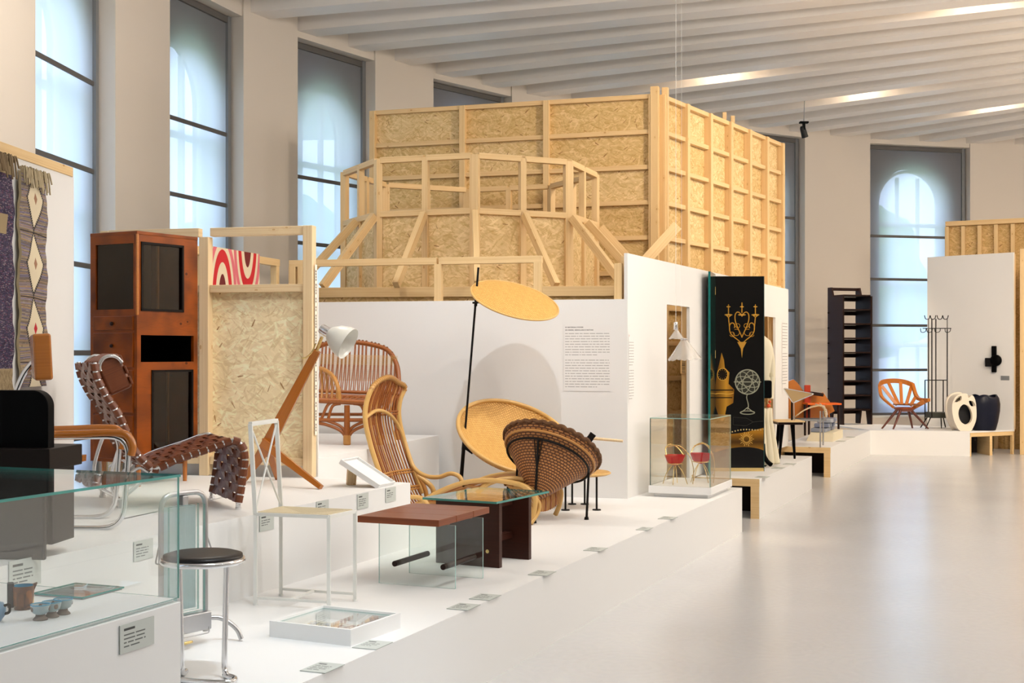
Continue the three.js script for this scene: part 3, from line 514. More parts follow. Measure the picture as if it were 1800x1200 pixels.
{ // OSB structure on the far right
  const a = [7.40, 22.3], b = [9.6, 21.1], s = sideOf(a, b), t = thing('osb_box', 'raw OSB structure with upright studs behind the tall white partition, at the right edge', 'timber structure', PT(lerp2(a, b, 0.5), 0));
  const w = (k, y, o = 0) => PT(lerp2(a, b, k), y).addScaledVector(s, o);
  for (let i = 0; i < 5; i++) partW(t, 'osb_panel', tri(quadWall(lerp2(a, b, i / 5), lerp2(a, b, (i + 1) / 5), 0.016, 0, 3.75), rr(0, 3), rr(0, 3)), M.osb2);
  for (let i = 0; i <= 9; i++) partW(t, 'stud', beam(w(i * 0.105 + 0.01, 0, 0.05), w(i * 0.105 + 0.01, 3.74, 0.05), 0.09, 0.06, x3(a, b)), M.pine);
  partW(t, 'rail', beam(w(0, 3.79, 0.04), w(1, 3.79, 0.04), 0.08, 0.1), M.pine);
  const q = [8.04, 20.62], e = [9.2, 20.2], t2 = thing('timber_screen', 'pale timber post with cross battens at the right edge, beside the tall white partition', 'timber structure', PT(q, 0));
  partW(t2, 'post', beam(PT(q, 0), PT(q, 3.24), 0.09, 0.07, x3(q, e)), M.pine);
  for (const y of [0.35, 1.3, 2.2, 2.72, 3.2]) partW(t2, 'batten', beam(PT(lerp2(q, e, 0.04), y), PT(e, y), 0.06, 0.05), M.pine);
  partW(t2, 'osb_panel', quadWall([8.1, 20.75], [9.2, 20.35], 0.018, 0, 3.2), M.osb2);
}

// ───────── wall hangings ─────────
{
  const a = [-2.77, 3.4], b = [-2.545, 7.6], s = sideOf(a, b), ry = Math.atan2(s.x, s.z);
  const hang = (label, k0, k1, y0, y1, tex, fringeCol, ragged) => {
    const L = 4.206, w = (k1 - k0) * L, h = y1 - y0, t = thing('wall_rug', label, 'rug', PT(lerp2(a, b, (k0 + k1) / 2), y0).addScaledVector(s, 0.022), ry);
    const g = new THREE.BoxGeometry(w, h, 0.014, 14, 40, 1), p = g.attributes.position; seed = 77;
    for (let i = 0; i < p.count; i++) { const x = p.getX(i), y = p.getY(i), e = Math.abs(x) > w * 0.49 ? 0.006 : 0; p.setXYZ(i, x + e * Math.sin(y * 61), y, p.getZ(i) + 0.006 * Math.sin(y * 19 + x * 8)); }
    g.computeVertexNormals(); const side = std({ color: fringeCol, roughness: 0.9 });
    part(t, 'cloth', g.translate(0, h / 2, 0), [side, side, side, side, std({ map: tex, roughness: 0.95, bumpMap: tex, bumpScale: 0.004 }), side]);
    const fr = []; for (let i = 0; i < 26; i++) { const x = -w / 2 + w * (i + 0.5) / 26; fr.push(tube([[x, h - 0.005, 0.008], [x + rr(-0.01, 0.01), h + 0.03, 0.02], [x + rr(-0.015, 0.03), h - rr(0.02, 0.10), 0.03]], 0.0045, 8, 5)); }
    fr.push(rod(new THREE.Vector3(-w / 2 - 0.01, h + 0.012, 0.012), new THREE.Vector3(w / 2 + 0.01, h + 0.012, 0.012), 0.010)); part(t, 'fringe', fr, side);
  };
  seed = 44;
  const kil = canvasTex(512, 1536, (c, W, H) => {
    const cols = ['#8c7e70', '#776d80', '#9c8a6e', '#80705e', '#625c6a', '#987e62', '#72645a', '#85798a'];
    for (let y = 0; y < H; y += 7) { c.fillStyle = cols[Math.floor(rnd() * 8)]; c.beginPath(); c.moveTo(0, y); for (let x = 0; x <= W; x += 32) c.lineTo(x, y + 6 * Math.sin(x / 120 + y / 90)); c.lineTo(W, y + 12); c.lineTo(0, y + 12); c.fill(); }
    for (let i = 0; i < 900; i++) { c.fillStyle = ['rgba(60,52,60,.35)', 'rgba(226,214,190,.35)', 'rgba(150,96,70,.3)'][i % 3]; c.fillRect(rnd() * W, rnd() * H, rr(10, 70), 3); }
    for (let i = 0; i < 3.2; i++) {
      const y = -60 + i * 470, cx = W * 0.53, hh = 225, ww = 165;
      const dia = (k) => { c.beginPath(); c.moveTo(cx, y + 235 - hh * k); c.lineTo(cx + ww * k, y + 235); c.lineTo(cx, y + 235 + hh * k); c.lineTo(cx - ww * k, y + 235); c.closePath(); };
      dia(1); c.fillStyle = '#ded0b2'; c.fill(); c.strokeStyle = '#2c2626'; c.lineWidth = 22; c.setLineDash([14, 5]); c.stroke(); c.setLineDash([]);
      dia(0.2); c.fillStyle = i === 2 ? '#b81f2c' : '#a2785c'; c.fill();
      c.strokeStyle = '#332b2a'; c.lineWidth = 8; c.beginPath(); c.moveTo(0, y + 8); c.lineTo(cx, y + 10); c.lineTo(W, y + 28); c.stroke();
    }
  });
  const pur = canvasTex(512, 1536, (c, W, H) => {
    c.fillStyle = '#3a3148'; c.fillRect(0, 0, W, H);
    for (let i = 0; i < 9000; i++) { c.fillStyle = ['#2b2540', '#544a66', '#6d3d55', '#8a7d84', '#41385a', '#241d30'][i % 6]; c.fillRect(rnd() * W, rnd() * H, rr(6, 26), rr(3, 6)); }
    c.fillStyle = '#a08c6a'; c.fillRect(0, 0, W, 90); c.fillRect(W * 0.6, 360, 110, 130); c.fillRect(0, 1380, W, 156); for (let i = 0; i < 900; i++) { c.fillStyle = '#7d6a4c'; c.fillRect(rnd() * W, 1380 + rnd() * 156, 3, 20); }
  });
  hang('narrow woven rug with cream diamonds on grey brown stripes, hung on the left partition', 0.812, 0.892, 1.42, 2.55, kil, '#b9a888');
  hang('dark purple flecked rug hung at the left edge beside the diamond rug', 0.70, 0.7925, 1.40, 2.58, pur, '#8a7558');
}
// ───────── burl veneered display cabinet ─────────
{
  const t = thing('display_cabinet', 'tall reddish burl wood cabinet with dark glass doors and an open black niche', 'cabinet', V(-2.235, STEP, 7.8), Math.PI / 3);
  const W = 0.509, D = 0.394, B = 0.145, H = 1.514, rect = (x0, x1, y0, y1) => [[x0, y0], [x1, y0], [x1, y1], [x0, y1]];
  const up = [0.03, 0.385, 1.056, 1.47], ni = [0.03, 0.475, 0.749, 0.911], lo = [0.115, 0.467, 0.21, 0.70];
  part(t, 'front_panel', ext(rect(0, W, B, H), 0.022, 0, [rect(...up), rect(...ni), rect(...lo)]).translate(0, 0, -0.011), M.burl);
  const lu = [0.03, 0.35, 1.066, 1.46];
  const side = (g) => g.rotateY(-Math.PI / 2);                     // panel drawn in x, y then turned to run backwards from the corner
  part(t, 'side_panel', ext(rect(0.022, D, B, H), 0.022, 0, [rect(...lu)]).translate(0, 0, 0).rotateY(Math.PI / 2).translate(0.011, 0, 0), M.burl);
  part(t, 'side_panel', box(0.022, H - B, D - 0.03, W - 0.011, (H + B) / 2, -D / 2 - 0.01), M.burl);
  part(t, 'back_panel', box(W - 0.04, H - B - 0.01, 0.015, W / 2, (H + B) / 2, -D + 0.01), M.ebony);
  part(t, 'top', rbox(W + 0.004, 0.022, D + 0.004, 0.004, W / 2, H + 0.008, -D / 2), M.burl);
  for (const y of [B + 0.01, 0.735, 0.925, 1.03]) part(t, 'shelf', box(W - 0.045, 0.02, D - 0.04, W / 2, y, -D / 2), y > 0.7 && y < 0.93 ? M.black : M.burl);
  part(t, 'niche_lining', [box(0.005, 0.17, D - 0.05, 0.026, 0.83, -D / 2), box(0.005, 0.17, D - 0.05, 0.485, 0.83, -D / 2), box(0.46, 0.17, 0.005, W / 2, 0.83, -D + 0.03)], M.black);
  const dark = phy({ color: new THREE.Color().setRGB(0.52, 0.40, 0.24), roughness: 0.0, transmission: 1, thickness: 0, specularIntensity: 0.8, ior: 1.5, side: THREE.DoubleSide });
  for (const r of [up, lo]) {
    const d = part(t, 'door', [box(r[1] - r[0], 0.014, 0.02, (r[0] + r[1]) / 2, r[2] + 0.007, -0.004), box(r[1] - r[0], 0.014, 0.02, (r[0] + r[1]) / 2, r[3] - 0.007, -0.004), box(0.014, r[3] - r[2], 0.02, r[0] + 0.007, (r[2] + r[3]) / 2, -0.004), box(0.014, r[3] - r[2], 0.02, r[1] - 0.007, (r[2] + r[3]) / 2, -0.004)], M.darkBrown);
    addPane(d, r[1] - r[0] - 0.02, r[3] - r[2] - 0.02, 0.006, (r[0] + r[1]) / 2, (r[2] + r[3]) / 2, -0.012, 0, 0, M.black, dark); 
    part(d, 'bar', box(0.012, r[3] - r[2] - 0.02, 0.012, r[0] + (r[1] - r[0]) * 0.45, (r[2] + r[3]) / 2, -0.022), M.steel);
  }
  addPane(t, lu[1] - lu[0], lu[3] - lu[2], 0.006, 0.012, (lu[2] + lu[3]) / 2, -(lu[0] + lu[1]) / 2, Math.PI / 2, 0, M.black, dark);
  part(t, 'corner_bead', box(0.012, H - 1.03, 0.012, 0.004, (H + 1.03) / 2, -0.002), M.honey);
  for (const [y0, y1] of [[0.935, 1.03], [0.71, 0.93], [0.44, 0.705], [0.16, 0.435]]) { const d = part(t, 'drawer', rbox(0.012, y1 - y0 - 0.012, D - 0.06, 0.003, -0.002, (y0 + y1) / 2, -D / 2), M.burl); if (y0 !== 0.935) part(d, 'knob', new THREE.SphereGeometry(0.011, 12, 8).translate(-0.018, y0 + (y1 - y0) * 0.62, -D / 2), M.ebony); else part(d, 'knob', new THREE.SphereGeometry(0.012, 12, 8).translate(-0.016, y0 + 0.045, -D / 2), M.ebony); }
  for (const [x, z] of [[0.06, -0.05], [W - 0.06, -0.05], [0.06, -D + 0.05], [W - 0.06, -D + 0.05]]) part(t, 'leg', rod(new THREE.Vector3(x, B + 0.005, z), new THREE.Vector3(x, 0, z), 0.016, 0.013), M.honey);
  part(t, 'plinth_rail', box(W - 0.1, 0.035, 0.02, W / 2, B - 0.015, -0.06), M.burl);
  const vs = thing('reflected_vase', 'small dark waisted vase placed for the reflection in the lower glass door', 'vase', t.localToWorld(new THREE.Vector3(0.22, B + 0.02, -0.2)));  // vase put inside for the vase reflection in the lower glass door
  part(vs, 'body', lathe([[0, 0], [0.045, 0], [0.05, 0.02], [0.022, 0.12], [0.026, 0.18], [0.042, 0.23], [0.036, 0.23], [0.02, 0.18], [0, 0.17]], 28), M.brass);
}
// ───────── woven leather chaise on a chrome tube frame ─────────
{
  const o = on(408, 893, STEP), t = thing('leather_chaise', 'chaise longue woven from brown leather straps over a chrome tube frame, on the upper step', 'chaise longue', V(-1.95, STEP, 6.8));
  const Wv = new THREE.Vector3(-0.25, 0, -0.50);                     // from the near rail to the far rail
  const px = [[205, 640, 6.80], [208, 652, 6.79], [213, 676, 6.78], [209, 690, 6.77], [202, 700, 6.76], [208, 727, 6.76], [217, 747, 6.76], [226, 768, 6.76], [237, 792, 6.76], [251, 808, 6.76], [272, 824, 6.75], [284, 820, 6.74], [307, 809, 6.74], [339, 798, 6.73], [372, 787, 6.73], [399, 777, 6.72], [414, 775, 6.72], [425, 783, 6.72], [430, 800, 6.72], [428, 830, 6.72], [424, 858, 6.72], [419, 884, 6.72]];
  const nearPts = px.map((p) => at(...p));
  // the head rolls over: replace the first points by a smooth hook
  nearPts.splice(0, 5, at(166, 638, 6.8), at(170, 660, 6.79), at(184, 690, 6.78));
  const c1 = new THREE.CatmullRomCurve3(nearPts, false, 'centripetal'), c2 = new THREE.CatmullRomCurve3(nearPts.map((p) => p.clone().add(Wv)), false, 'centripetal');
  for (const c of [c1, c2]) partW(t, 'rail', new THREE.TubeGeometry(c, 120, 0.015, 8), M.chrome);
  const n = 32, strap = (pts, w, th, side) => {                      // leather band along points, width direction per point
    const pos = [], idx = [], uv = [];
    pts.forEach(([p, wd, nd], i) => { for (const [a, b] of [[-1, -1], [1, -1], [1, 1], [-1, 1]]) { const q = p.clone().addScaledVector(wd, a * w / 2).addScaledVector(nd, b * th / 2); pos.push(q.x, q.y, q.z); uv.push(i * 0.08, (a + 1) * w * 0.5 + b * th); } });
    for (let i = 0; i < pts.length - 1; i++) for (let k = 0; k < 4; k++) { const a = i * 4 + k, b = i * 4 + (k + 1) % 4; idx.push(a, a + 4, b, b, a + 4, b + 4); }
    const e = (pts.length - 1) * 4; idx.push(0, 1, 2, 0, 2, 3, e, e + 2, e + 1, e, e + 3, e + 2);
    const g = new THREE.BufferGeometry(); g.setAttribute('position', new THREE.Float32BufferAttribute(pos, 3)); g.setAttribute('uv', new THREE.Float32BufferAttribute(uv, 2)); g.setIndex(idx);
    const h = g.toNonIndexed(); h.computeVertexNormals(); return h;
  };
  const wDir = Wv.clone().normalize(), len = Wv.length();
  for (let j = 0; j < 5; j++) {                                      // long straps
    const pts = []; for (let i = 0; i <= 110; i++) { const u = i / 110, p = c1.getPointAt(u), tg = c1.getTangentAt(u), nd = wDir.clone().cross(tg).normalize(); p.addScaledVector(Wv, (j + 0.5) / 5).addScaledVector(nd, 0.005 * Math.cos(u * n * Math.PI + j * Math.PI)); pts.push([p, wDir, nd]); }
    partW(t, 'strap', strap(pts, len / 5 - 0.018, 0.005), M.leather);
  }
  for (let i = 0; i < n; i++) {                                      // cross straps wrapped round both rails
    const u = (i + 0.5) / n, p = c1.getPointAt(u), tg = c1.getTangentAt(u), nd = wDir.clone().cross(tg).normalize(), pts = [];
    for (let k = 0; k <= 4; k++) { const a = -Math.PI / 2 - k / 4 * Math.PI; pts.push([p.clone().addScaledVector(wDir, Math.cos(a - Math.PI / 2) * 0 + -0.019 * Math.sin(k / 4 * Math.PI)).addScaledVector(nd, -0.019 * Math.cos(k / 4 * Math.PI)), tg, nd]); }
    for (let k = 0; k <= 20; k++) pts.push([p.clone().addScaledVector(Wv, k / 20).addScaledVector(nd, k === 0 || k === 20 ? 0.018 : -0.007 * Math.cos(k / 4 * Math.PI + i * Math.PI)), tg, nd]);
    partW(t, 'strap', strap(pts, 0.037, 0.004), M.leather);
  }
  { // woven head cushion hooked over the top
    const hp = new THREE.Group(); hp.name = 'head_cushion'; t.add(hp); hp.position.copy(t.worldToLocal(at(188, 657, 7.05))); hp.rotation.order = 'YXZ'; hp.rotation.set(0, Math.atan2(0.25, 0.5), 0.40);
    part(hp, 'core', rbox(0.125, 0.185, 0.40, 0.055, 0, 0, 0, 4), std({ color: '#241208', roughness: 0.6 }));
    for (let i = 0; i < 6; i++) part(hp, 'strap', rbox(0.137, 0.197, 0.05, 0.055, 0, 0, -0.19 + i * 0.076, 4), M.leather);
    for (let i = 0; i < 3; i++) part(hp, 'strap', rbox(0.012, 0.044, 0.45, 0.004, 0.067, -0.06 + i * 0.06, 0), M.leather);
    for (const z of [-0.2, 0.2]) part(hp, 'exposed_tube', new THREE.TorusGeometry(0.058, 0.011, 10, 24, 3.1).translate(0, 0.042, z * 1.12), M.chrome);
  }
  const ft = (p, q, r) => { partW(t, 'foot', [rod(p, p.clone().setY(STEP), 0.013), rod(p.clone().setY(STEP + 0.012), p.clone().setY(STEP), 0.016)], M.chrome); };
  const e1 = nearPts.at(-1), e2 = e1.clone().add(Wv); ft(e1); ft(e2);
  // rear legs: bent tubes from the back down to two feet, and the braces under the seat
  const A = at(222, 757, 6.76), Bq = at(250, 808, 6.76), seatLow = at(272, 824, 6.75);
  for (const q of [0, 1]) {
    const w = Wv.clone().multiplyScalar(q), base = at(212, 893, 6.78).setY(STEP).add(w), up = at(205, 860, 6.78).add(w);
    partW(t, 'leg', tube([A.clone().add(w), at(205, 800, 6.78).add(w), at(196, 840, 6.80).add(w), at(200, 866, 6.80).add(w), at(212, 878, 6.78).add(w), at(226, 866, 6.77).add(w), at(258, 838, 6.76).add(w), seatLow.clone().add(w)], 0.010, 60, 8), M.chrome);
    partW(t, 'foot', [rod(at(212, 878, 6.78).add(w), base, 0.014), rod(base.clone().setY(STEP + 0.014), base, 0.018)], M.steel);
    partW(t, 'brace', tube([at(224, 835, 6.77).add(w), at(246, 822, 6.77).add(w), at(262, 830, 6.76).add(w)], 0.008, 20, 8), M.chrome);
  }
  partW(t, 'cross_bar', [rod(A, A.clone().add(Wv), 0.010), rod(seatLow, seatLow.clone().add(Wv), 0.010), rod(at(212, 878, 6.78), at(212, 878, 6.78).add(Wv), 0.010)], M.chrome);
}
// ───────── chrome armchair with wooden arms ─────────
{
  const d = 5.95, t = thing('tubular_armchair', 'chrome tube armchair with honey wood arms and a wooden head pad, behind the black cabinet', 'armchair', V(-2.05, STEP, 5.9));
  const Wv = new THREE.Vector3(-0.16, 0, -0.40), P = (x, y, k = 0) => at(x, y, d).addScaledVector(Wv, k);
  for (const k of [0, 1]) {
    partW(t, 'frame_tube', bent([P(10, 770, k), P(120, 768, k), P(228, 766, k), P(216, 928, k), P(100, 928, k), P(-60, 928, k)], 0.0125, 0.10, 10), M.chrome);
    const a = tube([P(60, 765, k), P(140, 763, k), P(195, 761, k), P(222, 764, k), P(233, 785, k), P(230, 800, k)], 0.019, 40, 10); partW(t, 'armrest', a, M.honey);
  }
  for (const [x, y] of [[-55, 928], [40, 770]]) partW(t, 'stretcher', rod(P(x, y, 0), P(x, y, 1), 0.012), M.chrome);
  partW(t, 'seat', beam(P(-20, 800, 0.1), P(150, 806, 0.1), 0.03, 0.05, Wv.clone().normalize()), M.honey); 
  for (const k of [0.0, 0.22]) partW(t, 'back_tube', tube([P(0, 790, k), P(12, 730, k), P(28, 690, k), P(44, 655, k), P(66, 628, k)], 0.0125, 30, 10), M.chrome);
  const pad = part(t, 'head_pad', [rbox(0.075, 0.20, 0.42, 0.012, 0, 0, 0, 3)], M.honey); pad.position.copy(t.worldToLocal(at(72, 627, 5.78))); pad.rotation.set(0, 0.38, 0.05);
}
// ───────── black cabinet at the left edge ─────────
{
  const d = 5.2, t = thing('black_cabinet', 'matt black low cabinet with a round-cornered upright panel, cut by the left edge', 'cabinet', V(-2.1, STEP, 5.2), -0.10);
  const q = (x, y) => t.worldToLocal(at(x, y, d));
  const a = q(95, 687), b = q(-140, 800), r = 0.06;
  const sh = new THREE.Shape(); sh.moveTo(b.x, b.y); sh.lineTo(a.x, b.y); sh.lineTo(a.x, a.y - r); sh.absarc(a.x - r, a.y - r, r, 0, Math.PI / 2, false); sh.lineTo(b.x, a.y); sh.closePath();
  part(t, 'upright_panel', tri(new THREE.ExtrudeGeometry(sh, { depth: 0.05, bevelEnabled: true, bevelSize: 0.004, bevelThickness: 0.004, bevelSegments: 2 }).translate(0, 0, -0.02)), M.black);
  const s0 = q(111, 785), s1 = q(111, 822), L = 0.62;
  part(t, 'top_slab', rbox(L, s0.y - s1.y, 0.30, 0.004, s0.x - L / 2, (s0.y + s1.y) / 2, -0.06), M.darkBrown);
  const p0 = q(94, 822), p1 = q(105, 962), s2 = q(110, 822);
  part(t, 'body', rbox(0.5, s1.y - 0.05, 0.24, 0.004, p0.x - 0.25, s1.y / 2 + 0.025, -0.08), M.black);
  part(t, 'front_door', rbox(0.45, s1.y - 0.0, 0.02, 0.008, p1.x - 0.225, s1.y / 2 + 0.0, 0.09), std({ color: '#221d1a', roughness: 0.25 }));
  part(t, 'side_door', rbox(0.02, s1.y - 0.05, 0.2, 0.004, s2.x - 0.01, s1.y / 2 + 0.03, -0.04), M.darkBrown);
}
// ───────── glass showcase in front ─────────
const CASE = { v: -2.545, w: 0.78, len: 2.3, y: 0.824, top: 1.207, u: 0 };
{
  const c = at(318, 1050, 4.15), u = c.x * SU - c.z * CU, v = c.x * CU + c.z * SU; CASE.u = u; CASE.v = v;
  const t = thing('glass_showcase', 'low white showcase with a green-edged glass hood, holding small ceramics, in the front corner', 'showcase', UV(v, u, TOP), -TH);
  const L = CASE.len, W = CASE.w, h = CASE.y - TOP, H = CASE.top - CASE.y;      // local −z runs along the platform; the case reaches back from its far corner
  part(t, 'base', rbox(W, h - 0.012, L, 0.003, -W / 2, h / 2 - 0.006, L / 2), M.plinth);
  part(t, 'floor_panel', rbox(W - 0.03, 0.012, L - 0.03, 0.003, -W / 2, h - 0.006, L / 2), M.plinth);
  const g = 0.008, y = h + H / 2;
  addPane(t, L - 0.012, H, g, -0.006, y, L / 2, Math.PI / 2, 0, M.glassEdge); addPane(t, L - 0.012, H, g, -W + 0.006, y, L / 2, Math.PI / 2, 0, M.glassEdgePale);
  addPane(t, W - 0.012, H, g, -W / 2, y, 0.006, 0, 0, M.glassEdgePale); addPane(t, W - 0.012, H, g, -W / 2, y, L - 0.006, 0, 0, M.glassEdgePale);
  addPane(t, W - 0.001, L, g, -W / 2, h + H + 0.004, L / 2, 0, Math.PI / 2, M.glassEdge);
}
function label(text, p, rotY, flat, w, h, tone = '#c3c8c4') {       // a printed caption card, upright or lying flat
  const t = thing('caption_label', text, 'label', p, 0, undefined); t.rotation.set(flat ? -Math.PI / 2 : 0, flat ? 0 : rotY, flat ? rotY : 0);
  const tx = label.tex ??= [0, 1, 2].map((k) => canvasTex(128, 96, (c, W, H) => { c.fillStyle = '#c4c9c4'; c.fillRect(0, 0, W, H); seed = 300 + k; c.fillStyle = '#3a3d3c'; c.fillRect(14, 14, rr(30, 60), 8); GREEK(c, 14, 34, rr(60, 96), 3 + (k > 0), 13, 7, '#5c605e'); }));
  label.n = (label.n ?? 0) + 1; const side = label.side ??= std({ color: '#b5bbb6', roughness: 0.6 }), face = (label.faces ??= tx.map((m) => printed(m, { roughness: 0.5 })))[label.n % 3];
  part(t, 'card', new THREE.BoxGeometry(w, h, 0.003), [side, side, side, side, face, side]); return t;
}
{ // ceramics in the showcase
  const Y = CASE.y, px = (x, y) => on(x, y, Y);
  const glaze = canvasTex(256, 128, (c, W, H) => { c.fillStyle = '#6b4630'; c.fillRect(0, 0, W, H); seed = 12; for (let i = 0; i < 60; i++) { c.fillStyle = ['#8a5632', '#3a2a24', '#a8642e'][i % 3]; c.globalAlpha = 0.4; c.beginPath(); c.arc(rnd() * W, rnd() * H, rr(4, 18), 0, 7); c.fill(); } c.globalAlpha = 1; c.strokeStyle = '#e2b64a'; c.lineWidth = 7; for (const x of [64, 192]) { c.beginPath(); for (let a = 0; a < 5; a += 0.1) c.lineTo(x + Math.cos(a) * a * 7, 62 + Math.sin(a) * a * 7); c.stroke(); } });
  const gl = phy({ map: glaze, roughness: 0.3, side: THREE.DoubleSide }), blue = phy({ color: '#4d9fc0', roughness: 0.25, side: THREE.DoubleSide }), pale = phy({ color: '#9fb3b6', roughness: 0.3, side: THREE.DoubleSide }), clay = std({ color: '#75675d', roughness: 0.7 });
  const j = thing('ceramic_jug', 'small brown glazed jug with a gold swirl and blue inside, behind the three cups', 'jug', px(41, 1070), 0.4), s = 0.082;
  part(j, 'body', lathe([[0, 0], [0.026, 0], [0.027, 0.006], [0.024, 0.009], [0.030, 0.014], [0.031, 0.05], [0.033, 0.072]], 32), gl);
  part(j, 'inside', lathe([[0.030, 0.072], [0.029, 0.02], [0, 0.018]], 32), blue);
  part(j, 'spout', ext([[0, 0.05], [0.012, 0.078], [0, 0.074]], 0.02).translate(0.028, 0, 0), gl);
  part(j, 'handle', rbox(0.020, 0.076, 0.022, 0.004, -0.036, 0.045, 0), std({ color: '#33383c', roughness: 0.4 }));
  const cup = (x, y, lab, tone) => { const t = thing('ceramic_cup', lab, 'cup', px(x, y), rr(0, 3)); part(t, 'bowl', lathe([[0.012, 0.016], [0.022, 0.022], [0.026, 0.034], [0.028, 0.045], [0.0265, 0.045], [0.022, 0.026], [0, 0.02]], 28), tone); part(t, 'foot', lathe([[0, 0], [0.021, 0], [0.021, 0.003], [0.014, 0.010], [0.013, 0.017], [0, 0.017]], 28), clay); part(t, 'rim', new THREE.TorusGeometry(0.0272, 0.0016, 6, 28).rotateX(Math.PI / 2).translate(0, 0.045, 0), blue); for (const a of [0.6, 2.4, 4.4]) part(t, 'spot', new THREE.SphereGeometry(0.007, 10, 8).scale(1, 1.2, 0.35).translate(0, 0.034, 0.0255).rotateY(a), clay); };
  cup(71, 1089, 'small footed ceramic cup with a blue rim, nearest of the three cups in the showcase', pale);
  cup(91, 1084, 'small footed ceramic cup standing between the two other cups in the showcase', pale);
  cup(111, 1079, 'small footed ceramic cup with a blue rim, closest to the framed sheet', pale);
  const tp = thing('ceramic_teapot', 'squat blue and grey ceramic teapot at the left edge of the showcase', 'teapot', px(-12, 1093), 0);
  part(tp, 'body', lathe([[0, 0], [0.020, 0], [0.024, 0.006], [0.034, 0.02], [0.036, 0.04], [0.028, 0.055], [0.016, 0.058], [0, 0.058]], 30), phy({ color: '#5f86a4', roughness: 0.3 }));
  part(tp, 'lid', lathe([[0, 0.058], [0.016, 0.058], [0.015, 0.066], [0.006, 0.07], [0.006, 0.076], [0, 0.078]], 24), clay);
  part(tp, 'handle', bent([[0.028, 0.046, 0], [0.048, 0.052, 0], [0.048, 0.028, 0], [0.034, 0.024, 0]], 0.004, 0.008), M.black);
  const pr = canvasTex(256, 256, (c, W, H) => { c.fillStyle = '#b9c1c4'; c.fillRect(0, 0, W, H); c.strokeStyle = '#8d5a58'; c.lineWidth = 20; c.beginPath(); c.moveTo(30, 60); c.bezierCurveTo(90, 120, 140, 60, 226, 190); c.stroke(); c.lineWidth = 9; c.strokeStyle = '#7d6e72'; c.beginPath(); c.moveTo(20, 200); c.bezierCurveTo(90, 150, 160, 210, 240, 120); c.stroke(); c.fillStyle = '#d8c9c4'; c.beginPath(); c.arc(96, 92, 26, 0, 7); c.fill(); });
  const q = [px(65, 1042), px(112, 1029), px(212, 1041), px(168, 1054)], ctr = q[0].clone().add(q[1]).add(q[2]).add(q[3]).multiplyScalar(0.25);
  const fr = thing('framed_sheet', 'printed sheet under a thin glass plate lying flat in the showcase', 'print', ctr, -TH);
  part(fr, 'sheet', new THREE.BoxGeometry(0.19, 0.004, 0.19).translate(0, 0.002, 0), [M.grey, M.grey, printed(pr, { roughness: 0.25 }), M.grey, M.grey, M.grey]);
  const gp = new THREE.Mesh(new THREE.BoxGeometry(0.20, 0.005, 0.20).translate(0, 0.0075, 0), [M.glassEdge, M.glassEdge, M.glass, M.glass, M.glassEdge, M.glassEdge]); gp.name = 'glass_pane'; fr.add(gp);
  const lc = UV(CASE.v + 0.003, CASE.u - 0.22, 0.75); label('grey caption card on the front of the glass showcase', lc, Math.PI / 2 - TH, false, 0.16, 0.085);
}
// ───────── stool ─────────
{
  const r = on(395, 1190, TOP), d = -r.z, l = at(318.5, 1190, d - 0.02).setY(TOP), c = r.clone().add(l).multiplyScalar(0.5), Y = 0.862, t = thing('chrome_stool', 'round black-seated stool on two bent chrome tubes, beside the glass showcase', 'stool', c.clone().setY(TOP));
  const h = Y - TOP, R = 0.150, x = (r.x - l.x) / 2;
  part(t, 'seat', lathe([[0, h - 0.028], [R - 0.012, h - 0.028], [R - 0.004, h - 0.022], [R - 0.006, h - 0.008], [R - 0.03, h - 0.001], [0, h]], 48), M.seatBlack);
  part(t, 'seat_ring', new THREE.TorusGeometry(R - 0.004, 0.011, 12, 60).rotateX(Math.PI / 2).translate(0, h - 0.03, 0), M.chrome);
  for (const s of [-1, 1]) part(t, 'leg', bent([[s * (x + 0.01), h - 0.03, 0.0], [s * x, 0.011, 0.0], [s * (x + (s > 0 ? 0.05 : 0)), 0.011, 0.06 * (s > 0 ? 1 : -1)]], 0.0105, 0.04, 10), M.chrome);
  part(t, 'base_tube', bent([[-x, 0.011, -0.06], [-x - 0.03, 0.011, 0.05], [0.0, 0.011, 0.10], [x + 0.05, 0.011, 0.12], [x + 0.06, 0.011, 0.05], [x, 0.011, 0.0]], 0.0105, 0.06, 10), M.chrome);
  part(t, 'cross_bar', rod(new THREE.Vector3(-x, h - 0.045, 0), new THREE.Vector3(x, h - 0.045, 0), 0.008), M.chrome);
}
